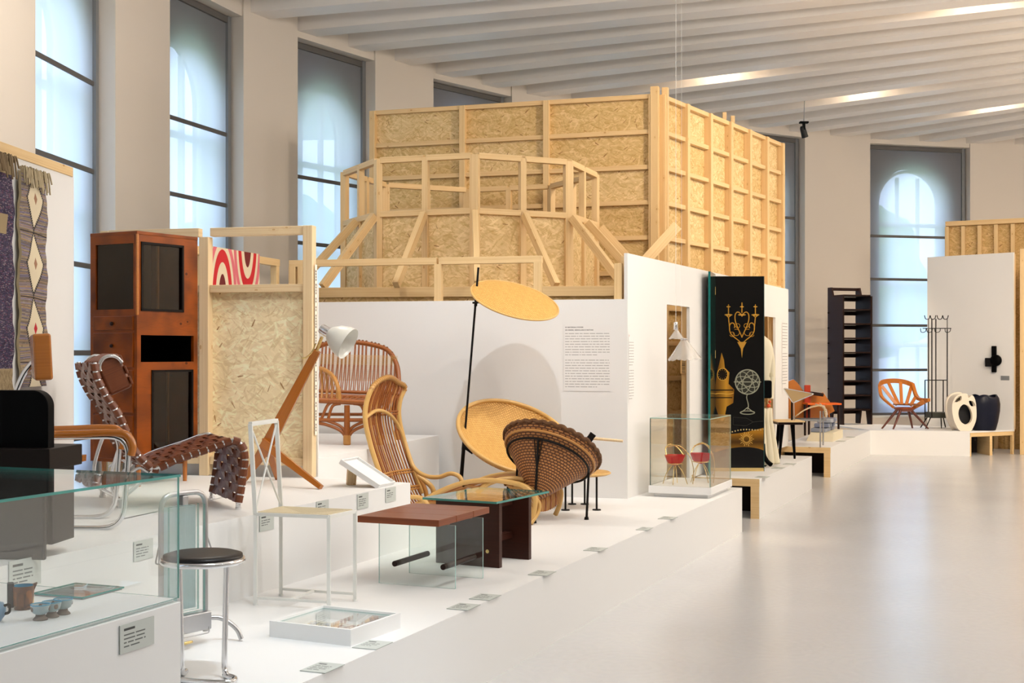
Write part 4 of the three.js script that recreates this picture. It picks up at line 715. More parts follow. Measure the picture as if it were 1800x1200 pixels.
// ───────── glass heater ─────────
{
  const t = thing('glass_heater', 'portable heater of a ribbed glass panel in a chrome tube hoop, behind the stool', 'heater', on(322, 1118, TOP));
  const a = at(283, 1090, 5.28), b = at(361, 1075, 5.46), dx = b.clone().sub(a).setY(0), w = dx.length(), ry = Math.atan2(-dx.z, dx.x), o = a.clone().add(b).multiplyScalar(0.5).setY(TOP);
  t.position.copy(o); t.rotation.y = ry; t.updateMatrixWorld(true);
  const h = 0.63, y0 = 0.045;
  part(t, 'hoop', bent([[-w / 2, y0, 0], [-w / 2, h, 0], [w / 2, h, 0], [w / 2, y0, 0]], 0.0115, 0.06, 10), M.steel);
  part(t, 'base_box', rbox(w + 0.012, 0.075, 0.07, 0.006, 0, 0.095, 0), M.steel);
  const gl = addPane(t, w - 0.045, 0.44, 0.012, 0, 0.36, 0.02, 0, 0, M.glassEdgePale, M.glass); addPane(t, w - 0.045, 0.44, 0.012, 0, 0.36, -0.02, 0, 0, M.glassEdgePale, M.glass);
  for (let i = 0; i < 9; i++) part(t, 'glass_rib', rod(new THREE.Vector3(-w / 2 + 0.04 + i * (w - 0.08) / 8, 0.145, 0), new THREE.Vector3(-w / 2 + 0.04 + i * (w - 0.08) / 8, 0.57, 0), 0.006, 0.006, 8), M.glass);
  part(t, 'back_sheet', box(w - 0.05, 0.43, 0.004, 0, 0.36, -0.034), std({ color: '#bccdd2', roughness: 0.35 }));
  part(t, 'clip', rbox(0.03, 0.04, 0.03, 0.004, 0, h - 0.03, 0), M.steel);
  for (const s of [-1, 1]) part(t, 'handle', bent([[s * w / 2, 0.46, 0], [s * (w / 2 + 0.035), 0.36, 0.01], [s * (w / 2), 0.35, 0]], 0.0035, 0.01, 6), M.steel);
  part(t, 'foot', tube([[w / 2, 0.10, 0], [w / 2 + 0.05, 0.095, 0.04], [w / 2 + 0.09, 0.05, 0.09], [w / 2 + 0.10, 0.008, 0.11]], 0.0105, 24, 10), M.steel);
  part(t, 'foot', tube([[-w / 2, 0.10, 0], [-w / 2 - 0.02, 0.09, -0.05], [-w / 2 - 0.05, 0.05, -0.11], [-w / 2 - 0.06, 0.008, -0.13]], 0.0105, 24, 10), M.steel);
  part(t, 'ring_foot', new THREE.TorusGeometry(0.03, 0.006, 10, 24).rotateX(Math.PI / 2 - 0.3).translate(-0.02, 0.02, 0.03), M.brass);
  part(t, 'wire', bent([[-w / 2 + 0.03, 0.055, 0.036], [-0.02, 0.045, 0.036], [w / 2 - 0.01, 0.045, 0.036], [w / 2 - 0.01, 0.07, 0.036]], 0.003, 0.01, 6), M.steel);
}
// ───────── white metal chair ─────────
{
  const t = thing('white_chair', 'slim white metal chair with a crossed-rod back and a woven cord seat', 'chair', on(500, 1058, TOP));
  const L = on(449, 1063, TOP), Fq = on(578, 1071, TOP), R = on(624, 1056, TOP), B = on(494, 1047, TOP), y = 0.83, up = (p, h) => p.clone().setY(h), sq = (p, q) => slat(p, q, 0.016, 0.016);
  const bk = (p, q, k) => p.clone().lerp(q, k), topL = at(440, 745, -L.z + 0.0), topB = at(486, 739, -B.z);
  partW(t, 'leg', [beam(up(L, TOP), up(L, y), 0.017, 0.017, new THREE.Vector3(1, 0, 0)), rod(up(L, TOP + 0.01), up(L, TOP), 0.011)], M.whiteMetal); partW(t, 'leg', [beam(up(B, TOP), up(B, y), 0.017, 0.017, new THREE.Vector3(1, 0, 0)), rod(up(B, TOP + 0.01), up(B, TOP), 0.011)], M.whiteMetal);
  partW(t, 'leg', [beam(up(Fq, TOP), up(Fq, y), 0.017, 0.017, new THREE.Vector3(1, 0, 0)), rod(up(Fq, TOP + 0.01), up(Fq, TOP), 0.011)], M.whiteMetal); partW(t, 'leg', [beam(up(R, TOP), up(R, y), 0.017, 0.017, new THREE.Vector3(1, 0, 0)), rod(up(R, TOP + 0.01), up(R, TOP), 0.011)], M.whiteMetal);
  partW(t, 'seat_frame', [[L, Fq], [Fq, R], [R, B], [B, L]].map(([p, q]) => slat(up(p, y), up(q, y), 0.016, 0.016)), M.whiteMetal);
  for (const [p, q] of [[L, Fq], [B, R], [L.clone().lerp(Fq, 0.45), B.clone().lerp(R, 0.45)]]) partW(t, 'stretcher', slat(up(p, TOP + 0.035), up(q, TOP + 0.035), 0.012, 0.012), M.whiteMetal);
  partW(t, 'back_post', beam(up(L, y), topL, 0.02, 0.02, new THREE.Vector3(1, 0, 0)), M.whiteMetal); partW(t, 'back_post', beam(up(B, y), topB, 0.02, 0.02, new THREE.Vector3(1, 0, 0)), M.whiteMetal);
  partW(t, 'top_rail', slat(topL, topB, 0.02, 0.02), M.whiteMetal);
  partW(t, 'cross_rod', rod(topL.clone().lerp(up(L, y), 0.02), up(B, y + 0.01), 0.005), M.whiteMetal); partW(t, 'cross_rod', rod(topB.clone().lerp(up(B, y), 0.02), up(L, y + 0.01), 0.005), M.whiteMetal);
  const cords = [], q = [L, Fq, R, B].map((p) => up(p, y + 0.006)), c = q[0].clone().add(q[1]).add(q[2]).add(q[3]).multiplyScalar(0.25), mid = c.clone().setY(y - 0.012);
  for (let i = 0; i < 4; i++) { const a = q[i], b = q[(i + 1) % 4]; for (let k = 1; k <= 14; k++) { const s = k / 15; cords.push(rod(a.clone().lerp(mid, s), b.clone().lerp(mid, s), 0.007, 0.007, 6)); } }
  partW(t, 'cord_seat', cords, M.cord);
}
// ───────── tripod lamp ─────────
{
  const t = thing('tripod_lamp', 'leaning lamp with a wooden leg, two short feet and a white glass shade', 'lamp', V(-1.35, STEP, 7.9));
  const d = 7.95, top = at(557, 617, 7.85), foot = at(430, 843, 8.15).setY(STEP + 0.014), j = at(470, 783, 7.98), f2 = at(564, 858, 7.72).setY(STEP + 0.012);
  const tap = (p, q, w0, w1, th) => { const L = p.distanceTo(q); return ext([[-L / 2, -w0 / 2], [L / 2, -w1 / 2], [L / 2, w1 / 2], [-L / 2, w0 / 2]], th, 0.003).applyMatrix4(frameOf(p, q, new THREE.Vector3(0, 0, 1))); };
  partW(t, 'leg', tap(j, top, 0.072, 0.040, 0.035), M.honey);
  partW(t, 'leg', tap(foot, j.clone().lerp(foot, 0.0), 0.026, 0.07, 0.03), M.honey);
  partW(t, 'leg', tap(j.clone().add(new THREE.Vector3(-0.02, 0.02, 0.03)), f2, 0.05, 0.022, 0.03), M.honey);
  partW(t, 'leg', tap(j.clone().add(new THREE.Vector3(-0.01, 0.03, -0.03)), at(488, 836, 8.3).setY(STEP + 0.012), 0.05, 0.022, 0.03), M.honey);
  partW(t, 'stem', rod(top.clone().lerp(j, 0.04), at(566, 592, 7.82), 0.012, 0.010), M.brass);
  partW(t, 'wing_nut', tube([at(531, 630, 7.85), at(538, 628, 7.85), at(548, 619, 7.83), at(555, 604, 7.83)], 0.005, 16, 6), M.brass);
  const s0 = at(564, 577, 7.8), ax = at(612, 603, 7.8).sub(s0).normalize().add(new THREE.Vector3(0, 0, 0.25)).normalize(), qq = new THREE.Quaternion().setFromUnitVectors(new THREE.Vector3(0, 1, 0), ax);
  partW(t, 'socket', lathe([[0, 0], [0.026, 0], [0.030, 0.006], [0.030, 0.062], [0.024, 0.07], [0, 0.07]], 24).applyQuaternion(qq).translate(...s0.toArray()), M.chrome);
  partW(t, 'lamp_shade', lathe([[0.026, 0.055], [0.045, 0.07], [0.075, 0.11], [0.094, 0.16], [0.100, 0.20], [0.097, 0.20], [0.090, 0.16], [0.07, 0.112], [0.042, 0.075], [0.02, 0.06]], 40).applyQuaternion(qq).translate(...s0.toArray()), M.milk);
  partW(t, 'bulb', new THREE.SphereGeometry(0.03, 16, 12).translate(0, 0.12, 0).applyQuaternion(qq).translate(...s0.toArray()), M.ceramicWhite);
}
// ───────── reading stand on the step ─────────
{
  const t = thing('reading_stand', 'small white sloping stand with a printed sheet, at the corner of the upper step', 'stand', on(617, 850, STEP), -TH);
  const p = on(617, 852, STEP), q = (x, y, d) => at(x, y, d);
  partW(t, 'post', beam(p.clone(), at(619, 822, -p.z), 0.055, 0.045, new THREE.Vector3(0.3, 0, 1)), M.pinePale);
  const A = at(598, 812, 7.80), B = at(664, 856, 7.78), w = new THREE.Vector3(0.075, 0, -0.20), x = B.clone().sub(A), z = w.clone().normalize(), yv = z.clone().cross(x).normalize();
  const m = new THREE.Matrix4().makeBasis(x.clone().normalize(), yv, z).setPosition(A.clone().add(B).multiplyScalar(0.5).addScaledVector(w, 0.5));
  const L = x.length(), W = w.length();
  partW(t, 'tray', [box(L, 0.008, W, 0, 0, 0), box(L, 0.03, 0.008, 0, -0.004, -W / 2), box(L, 0.03, 0.008, 0, -0.004, W / 2), box(0.008, 0.03, W, -L / 2, -0.004, 0), box(0.008, 0.03, W, L / 2, -0.004, 0)].map((g) => g.applyMatrix4(m)), M.plinth);
  const tx = canvasTex(256, 256, (c, W2, H) => { c.fillStyle = '#b9b198'; c.fillRect(0, 0, W2, H); seed = 8; GREEK(c, 20, 24, 210, 16, 14, 5, 'rgba(110,100,84,.6)'); });
  partW(t, 'printed_sheet', new THREE.BoxGeometry(L - 0.03, 0.004, W - 0.03).translate(0, 0.008, 0).applyMatrix4(m), [M.cream, M.cream, printed(tx), M.cream, M.cream, M.cream]);
}
// ───────── low table: wooden top on glass panels ─────────
{
  const u0 = 5.90, v0 = -2.90, t = thing('glass_leg_table', 'low table with a reddish wooden top on two upright glass panels joined by dark rods', 'table', UV(v0, u0 + 0.31, TOP), -TH);
  const c = [on(627, 906, 0.755), on(770, 914, 0.755), on(862, 890.5, 0.755), on(727, 884, 0.755)], m = c[0].clone().add(c[1]).add(c[2]).add(c[3]).multiplyScalar(0.25);
  const ex = c[1].clone().sub(c[0]).setY(0), ry = Math.atan2(-ex.z, ex.x); t.position.set(m.x, TOP, m.z); t.rotation.y = ry; t.updateMatrixWorld(true);
  const W = ex.length(), L = c[2].clone().sub(c[1]).setY(0).length(), h = 0.36;
  for (let i = 0; i < 3; i++) part(t, 'top_board', rbox(W, 0.034, L / 3 - 0.003, 0.002, 0, h - 0.017, -L / 2 + L / 3 * (i + 0.5)), M.walnut);
  for (const k of [0.22, -0.22]) part(t, 'batten', box(W - 0.06, 0.012, 0.03, 0, h - 0.04, L * k), M.walnut);
  const zA = L / 2 - 0.10, zB = zA - 0.34, pw = W * 0.94, px = 0.06;
  addPane(t, pw, h - 0.036, 0.010, px, (h - 0.036) / 2, zA, 0, 0, M.glassEdgePale, M.glassTeal); addPane(t, pw, h - 0.036, 0.010, px, (h - 0.036) / 2, zB, 0, 0, M.glassEdgePale, M.glassTeal);
  for (const x of [-0.12, 0.16]) part(t, 'rod', [rod(new THREE.Vector3(x + px, 0.11, zA + 0.02), new THREE.Vector3(x + px, 0.11, zB - 0.02), 0.015, 0.015, 16)], M.ebony);
}
// ───────── side table: glass top on dark boards ─────────
{
  const Y = 0.775, c = [on(754, 874.5, Y), on(885, 882.5, Y), on(954, 862, Y)], ex = c[1].clone().sub(c[0]), ez = c[2].clone().sub(c[1]), m = c[0].clone().add(c[2]).multiplyScalar(0.5);
  const t = thing('glass_top_table', 'side table with a green-edged glass top on two dark wooden boards, behind the low table', 'table', m.clone().setY(TOP), Math.atan2(-ex.z, ex.x));
  const W = ex.length(), L = Math.abs(ez.length()), h = Y - TOP;
  addPane(t, W, L, 0.012, 0, h - 0.006, 0, 0, Math.PI / 2, M.glassEdge);
  const hb = h - 0.014;
  part(t, 'side_board', rbox(W * 0.86, hb, 0.035, 0.003, 0.01, hb / 2, L * 0.36), M.wenge); part(t, 'side_board', rbox(W * 0.86, hb, 0.035, 0.003, 0.02, hb / 2, -L * 0.16), M.wenge);
  for (const [x, y] of [[-0.2, hb - 0.03], [0.2, hb - 0.03], [0.2, 0.14]]) part(t, 'stretcher', box(0.05, 0.035, L * 0.5, W * x, y, L * 0.1), M.wenge);
  part(t, 'bolt', new THREE.CylinderGeometry(0.011, 0.011, 0.008, 16).rotateX(Math.PI / 2).translate(W * 0.30, 0.09, L * 0.36 + 0.02), M.brass);
}
// ───────── flat display box on the platform ─────────
{
  const Y = 0.462, p = [on(475, 1119, TOP), on(618, 1136, TOP), on(703, 1104, TOP)], ex = p[1].clone().sub(p[0]), ez = p[2].clone().sub(p[1]), m = p[0].clone().add(p[2]).multiplyScalar(0.5);
  const t = thing('display_box', 'shallow white display box with a clear lid and coloured prints inside', 'display box', m, Math.atan2(-ex.z, ex.x));
  const W = ex.length(), L = ez.length(), h = 0.068, b = 0.014;
  part(t, 'side', [box(W, h, b, 0, h / 2, L / 2 - b / 2), box(W, h, b, 0, h / 2, -L / 2 + b / 2), box(b, h, L - 2 * b, -W / 2 + b / 2, h / 2, 0), box(b, h, L - 2 * b, W / 2 - b / 2, h / 2, 0)], M.plinth);
  part(t, 'bottom', box(W - 2 * b, 0.01, L - 2 * b, 0, 0.006, 0), M.plinth);
  const gp = new THREE.Mesh(new THREE.BoxGeometry(W - 0.03, 0.004, L - 0.03).translate(0, h - 0.012, 0), [M.glassEdgePale, M.glassEdgePale, M.glass, M.glass, M.glassEdgePale, M.glassEdgePale]); gp.name = 'glass_lid'; t.add(gp);
  const tx = (k) => canvasTex(256, 256, (c, S) => { c.fillStyle = '#dedad0'; c.fillRect(0, 0, S, S); seed = 60 + k; const cols = k ? ['#7c2f22', '#a2543a', '#5c2018', '#c8a28c'] : ['#2b3556', '#3d4568', '#c9b05c', '#8a93a8']; for (let i = 0; i < 60; i++) { c.fillStyle = cols[i % 4]; c.fillRect(20 + rnd() * 190, 20 + rnd() * 190, rr(8, 40), rr(6, 26)); } });
  [[-0.10, 0.03, 0.15, 0], [0.06, 0.02, 0.15, 1]].forEach(([x, z, s, k]) => {
    const b2 = thing('print_sheet', k ? 'rust red print lying inside the white display box' : 'dark blue print lying inside the white display box', 'print', t.localToWorld(new THREE.Vector3(x, 0.012, z)), t.rotation.y);
    part(b2, 'sheet', new THREE.BoxGeometry(s, 0.012, 0.2).translate(0, 0.007, 0), [M.cream, M.cream, printed(tx(k)), M.cream, M.cream, M.cream]);
  });
}
// ───────── caption cards ─────────
{
  const kk = SU / CU;
  // lying on the platform by its front edge
  [[567, 1173, 'beside the front corner of the platform'], [655, 1133, 'beside the shallow white display box'], [815, 1066, 'before the low wooden-topped table, nearer of a close pair'], [853, 1049, 'before the low wooden-topped table, farther of a close pair'], [953, 1007, 'on the platform edge before the glass-topped side table'], [1047, 965, 'on the platform edge before the cone wicker chair'], [1174, 910, 'on the platform edge before the glass case, larger of two'], [1133, 929, 'on the platform edge before the glass case, smaller of two']]
    .forEach(([x, y, s], i) => label('flat grey caption card ' + s, on(x, y, TOP + 0.002), -TH, true, i === 7 ? 0.08 : 0.11, 0.15));
  // on the front of the upper step
  const fx = (px, py, s, w = 0.13, h = 0.085) => { const k = (px - CX) / F, f = (d) => -0.63 - (8.11 - d) * kk; const d = (-0.63 - 8.11 * kk) / (k - kk), p = at(px, py, d); p.add(new THREE.Vector3(CU, 0, SU).multiplyScalar(0.003)); label('grey caption card on the upper step front, ' + s, p, Math.PI / 2 - TH, false, w, h); };
  fx(43, 1006, 'seen through the glass showcase', 0.17, 0.11); fx(251, 966, 'left of the glass heater'); fx(468, 917, 'below the white chair seat edge'); fx(566, 893, 'just above the white chair seat'); fx(637, 880, 'left of two above the low table'); fx(686, 869, 'at the far end by the corner');
}

// ───────── cane settee ─────────
const basisY = (n, e1) => { const x = e1.clone().normalize(), y = n.clone().normalize(); x.addScaledVector(y, -x.dot(y)).normalize(); return new THREE.Matrix4().makeBasis(x, y, x.clone().cross(y)); };
{
  const t = thing('cane_settee', 'brown cane settee with a high rounded back of slender rods, on the white plinth', 'settee', on(610, 782, BLOCK));
  const F0 = 9.95, B0 = 10.55, f = (x, y, d = F0) => at(x, y, d), b = (x, y, d = B0) => at(x, y, d);
  const top = [[538, 692], [540, 650], [550, 616], [575, 604], [610, 601], [650, 605], [682, 616], [697, 640], [701, 670], [700, 705]].map(([x, y]) => b(x, y, B0 + (705 - y) * 0.002));
  const tc = new THREE.CatmullRomCurve3(top, false, 'centripetal');
  partW(t, 'back_hoop', new THREE.TubeGeometry(tc, 70, 0.020, 8), M.rattanDark);
  const r0 = b(538, 686), r1 = b(701, 692); partW(t, 'back_rail', [rod(r0, r1, 0.015)], M.rattanDark);
  const knots = [];
  for (let i = 0; i < 21; i++) {
    const x = 545 + i * 7.35, u0 = (x - 538) / 163, q = r0.clone().lerp(r1, u0);
    let best = 0, bd = 1e9; for (let k = 10; k <= 90; k++) { const p = tc.getPointAt(k / 100), e = Math.abs(p.x - q.x) + (p.y < q.y + 0.15 ? 1 : 0); if (e < bd) { bd = e; best = k / 100; } }
    const p = tc.getPointAt(best); for (const s of [-1, 1]) partW(t, 'rod', tube([q.clone().add(new THREE.Vector3(s * 0.012, 0, 0.01)), q.clone().lerp(p, 0.5).add(new THREE.Vector3(s * 0.0045, 0, -0.02)), p.clone().add(new THREE.Vector3(s * 0.0035, 0.012, 0))], 0.0045, 12, 6), M.rattanDark);
    knots.push(new THREE.SphereGeometry(0.012, 8, 6).translate(p.x, p.y + 0.016, p.z));
  }
  const kn = partW(t, 'wrapping', knots, M.binding); kn.userData.kind = 'stuff';
  const weave = []; for (let i = 0; i < 26; i++) weave.push(rod(b(543, 622 + i * 1.8, B0 + 0.13), b(699, 626 + i * 1.75, B0 + 0.13), 0.0016, 0.0016, 5)); partW(t, 'cane_weave', weave, M.rattanPale).userData.kind = 'stuff';
  // seat frame and cane seat
  const s = [f(535, 702), f(668, 709), b(700, 700), b(535, 695)];
  for (let i = 0; i < 4; i++) partW(t, 'seat_rail', rod(s[i], s[(i + 1) % 4], 0.022), M.rattanDark);
  partW(t, 'seat', Array.from({ length: 16 }, (_, i) => rod(s[0].clone().lerp(s[1], (i + 0.5) / 16), s[3].clone().lerp(s[2], (i + 0.5) / 16), 0.010)), M.rattanDark);
  const yF = BLOCK, legs = [[f(610, 712), f(610, 782).setY(yF)], [f(542, 706), f(540, 780).setY(yF)], [f(664, 712), f(668, 783).setY(yF)], [b(697, 702), b(699, 764).setY(yF)], [b(545, 697), b(543, 760).setY(yF)]];
  for (const [p, q] of legs) { const l = partW(t, 'leg', rod(q, p, 0.025, 0.022, 12), M.rattanDark); partW(l, 'binding', rod(q.clone().add(new THREE.Vector3(0, 0.004, 0)), q.clone().add(new THREE.Vector3(0, 0.075, 0)), 0.029, 0.029, 14), M.rattan); }
  for (const [x0, x1] of [[610, 540], [610, 668]]) {
    const sgn = x0 > x1 ? -1 : 1;
    partW(t, 'stretcher', rod(f(x0, 738), f(x1, 738), 0.015), M.rattanDark); partW(t, 'stretcher', rod(f(x0, 728, F0 + 0.3), f(x1, 728, F0 + 0.3), 0.013), M.rattanDark);
    partW(t, 'brace', tube([f(x0, 768), f(x0 + sgn * 8, 752), f(x0 + sgn * 30, 741), f(x0 + sgn * 58, 734)], 0.012, 20, 7), M.rattanDark); partW(t, 'brace', tube([f(x0, 772), f(x0 + sgn * 10, 758), f(x0 + sgn * 34, 747), f(x0 + sgn * 60, 742)], 0.013, 20, 7), M.rattanDark);
    partW(t, 'brace', tube([f(x0 + sgn * 34, 738), f(x0 + sgn * 24, 712), f(x0 + sgn * 10, 709), f(x0 + sgn * 30, 708), f(x0 + sgn * 46, 738)], 0.012, 26, 7), M.rattanDark);
  }
  // bowed arm of rods on the left
  const arm = tube([b(541, 640), b(548, 646), f(566, 648, 10.2), f(584, 660, 10.05), f(594, 680), f(597, 704)], 0.017, 36, 8); partW(t, 'arm', arm, M.rattan);
  for (let i = 0; i < 5; i++) partW(t, 'arm_rod', tube([f(556 + i * 9, 702, 10.15 - i * 0.03), f(558 + i * 8.6, 672 + i * 2, 10.2 - i * 0.03), f(556 + i * 8.4, 647 + i * i * 0.9, 10.2 - i * 0.03)], 0.010, 12, 6), M.rattan);
}
// ───────── rattan chaise ─────────
{
  const W = new THREE.Vector3(0.20, 0, -0.51), t = thing('rattan_chaise', 'pale rattan chaise longue with an arched hood and rounded foot end, behind the tables', 'chaise longue', V(-0.4, TOP, 9.5));
  const back = [[686, 880, 9.5], [668, 832, 9.5], [651, 780, 9.5], [642, 735, 9.5], [645, 705, 9.52], [653, 684, 9.54]].map((p) => at(...p));
  const seat = [[700, 902, 9.5], [735, 885, 9.46], [770, 865, 9.42], [808, 850, 9.36], [845, 844, 9.3], [886, 846, 9.25], [922, 855, 9.2], [940, 874, 9.18], [938, 902, 9.18], [930, 921, 9.18]].map((p) => at(...p));
  const pole = (pts, r, n = 60, m = M.rattanPale, nm = 'pole') => partW(t, nm, tube(pts, r, n, 9), m);
  const far = (ps) => ps.map((p) => p.clone().add(W));
  // hood: near pole, arch over the top, far pole
  const archTop = [at(664, 671, 9.62), at(684, 663, 9.78), at(700, 672, 9.95)];
  pole([...back, ...archTop, ...far(back).reverse()], 0.019, 120);
  const arch2 = [back[3].clone(), at(650, 728, 9.56), at(664, 721, 9.68), at(684, 728, 9.84), at(698, 745, 9.96), far([back[2]])[0].clone()]; pole(arch2, 0.014, 50);
  const wraps = []; const ac = new THREE.CatmullRomCurve3([...back, ...archTop, ...far(back).reverse()], false, 'centripetal');
  for (let i = 0; i < 26; i++) wraps.push(tube([ac.getPointAt(0.37 + i * 0.0105), ac.getPointAt(0.3755 + i * 0.0105)], 0.0225, 1, 8)); partW(t, 'wrapping', wraps, M.rattan).userData.kind = 'stuff';
  const bc = new THREE.CatmullRomCurve3([seat[0], ...back], false, 'centripetal'), fcv = new THREE.CatmullRomCurve3(far([seat[0], ...back]), false, 'centripetal');
  for (let i = 1; i < 15; i++) {                                     // rods of the back
    const k = i / 15, pts = []; for (let j = 0; j <= 8; j++) { const p = bc.getPointAt(j / 8).lerp(fcv.getPointAt(j / 8), k); p.addScaledVector(new THREE.Vector3(-0.86, 0, -0.5), 0.03 * Math.sin(k * Math.PI)); pts.push(p); }
    pts.push(ac.getPointAt(0.40 + k * 0.20)); partW(t, 'rod', tube(pts, 0.0068, 30, 6), i % 3 ? M.rattanDark : M.rattan);
  }
  const band = (u, r, m) => { const a = bc.getPointAt(u), c = fcv.getPointAt(u), mid = a.clone().lerp(c, 0.5).addScaledVector(new THREE.Vector3(-0.86, 0.0, -0.5), 0.04); partW(t, 'cross_band', [tube([a, mid, c], r, 20, 7), tube([a.clone().add(new THREE.Vector3(0, 0.02, 0)), mid.clone().add(new THREE.Vector3(0, 0.02, 0)), c.clone().add(new THREE.Vector3(0, 0.02, 0))], r, 20, 7)], m); };
  band(0.30, 0.009, M.rattan); band(0.16, 0.009, M.rattan); band(0.78, 0.008, M.rattanDark);
  // webbing behind the head: closely laid rods
  for (let i = 0; i < 16; i++) { const k = (i + 0.5) / 16, a = bc.getPointAt(0.80).lerp(fcv.getPointAt(0.80), k).addScaledVector(new THREE.Vector3(-0.86, 0, -0.5), 0.04), c = ac.getPointAt(0.40 + k * 0.20); partW(t, 'rod', rod(a, c.clone().addScaledVector(new THREE.Vector3(-0.86, 0, -0.5), 0.01), 0.0062, 0.0055, 6), M.rattanDark); }
  // seat and leg rest
  const sc = new THREE.CatmullRomCurve3(seat, false, 'centripetal'), sf = new THREE.CatmullRomCurve3(far(seat), false, 'centripetal');
  for (const p of [seat, far(seat)]) pole(p, 0.018, 70);
  for (let i = 1; i < 15; i++) { const k = i / 15, pts = []; for (let j = 0; j <= 12; j++) pts.push(sc.getPointAt(j / 13).lerp(sf.getPointAt(j / 13), k).add(new THREE.Vector3(0, -0.03 * Math.sin(k * Math.PI), 0))); partW(t, 'rod', tube(pts, 0.0075, 36, 6), i % 3 ? M.rattan : M.rattanDark); }
  for (const u of [0.18, 0.42, 0.66, 0.80]) partW(t, 'cross_bar', tube([sc.getPointAt(u).add(new THREE.Vector3(0, -0.02, 0)), sc.getPointAt(u).lerp(sf.getPointAt(u), 0.5).add(new THREE.Vector3(0, -0.055, 0)), sf.getPointAt(u).add(new THREE.Vector3(0, -0.02, 0))], 0.012, 16, 7), M.rattan);
  // rounded foot end
  pole([at(838, 866, 9.3), at(858, 850, 9.3), at(884, 842, 9.32), at(918, 843, 9.36), at(944, 856, 9.34), at(953, 872, 9.3)], 0.019, 40);
  const wk = []; for (let i = 0; i < 9; i++) wk.push(tube([at(884 + i * 2, 846 + i * 2, 9.42), at(915 + i, 848 + i * 3, 9.3), at(944 - i, 866 + i * 4, 9.25), at(940 - i * 0.5, 892 + i * 2, 9.2)], 0.005, 20, 5)); for (const g of wk) partW(t, 'rod', g, M.rattanPale);
  pole([at(936, 872, 9.2), at(948, 884, 9.2), at(946, 900, 9.2), at(933, 926, 9.15).setY(TOP + 0.01)], 0.014, 30, M.rattanPale, 'leg'); pole([at(926, 885, 9.18), at(934, 896, 9.18), at(930, 912, 9.16), at(934, 924, 9.16).setY(TOP + 0.01)], 0.012, 24, M.rattanPale, 'leg');
  pole([far([seat[8]])[0], far([seat[9]])[0].setY(TOP + 0.01)], 0.014, 20, M.rattanPale, 'leg');
  // far arm sweeping forward and curling down, legs under the back
  const fb = far(back); pole([fb[2], at(728, 822, 9.95), at(748, 836, 9.9), at(772, 838, 9.84), at(792, 832, 9.8), at(808, 838, 9.76), at(814, 854, 9.74), at(811, 872, 9.72), at(816, 890, 9.7)], 0.017, 60, M.rattanPale, 'arm');
  pole([back[1], at(690, 862, 9.5), at(712, 872, 9.45), at(742, 876, 9.42), at(756, 892, 9.4)], 0.017, 40, M.rattanPale, 'arm');
  for (const p of [back[1], fb[1]]) { pole([p.clone().add(new THREE.Vector3(0.03, -0.06, 0)), p.clone().add(new THREE.Vector3(0.15, -0.16, 0)), p.clone().add(new THREE.Vector3(0.16, -0.25, 0)).setY(TOP + 0.01)], 0.020, 30, M.rattanPale, 'leg'); pole([p, p.clone().add(new THREE.Vector3(0.09, -0.16, 0)), p.clone().add(new THREE.Vector3(0.12, 0, 0)).setY(TOP + 0.01)], 0.018, 24, M.rattan, 'leg'); }
}
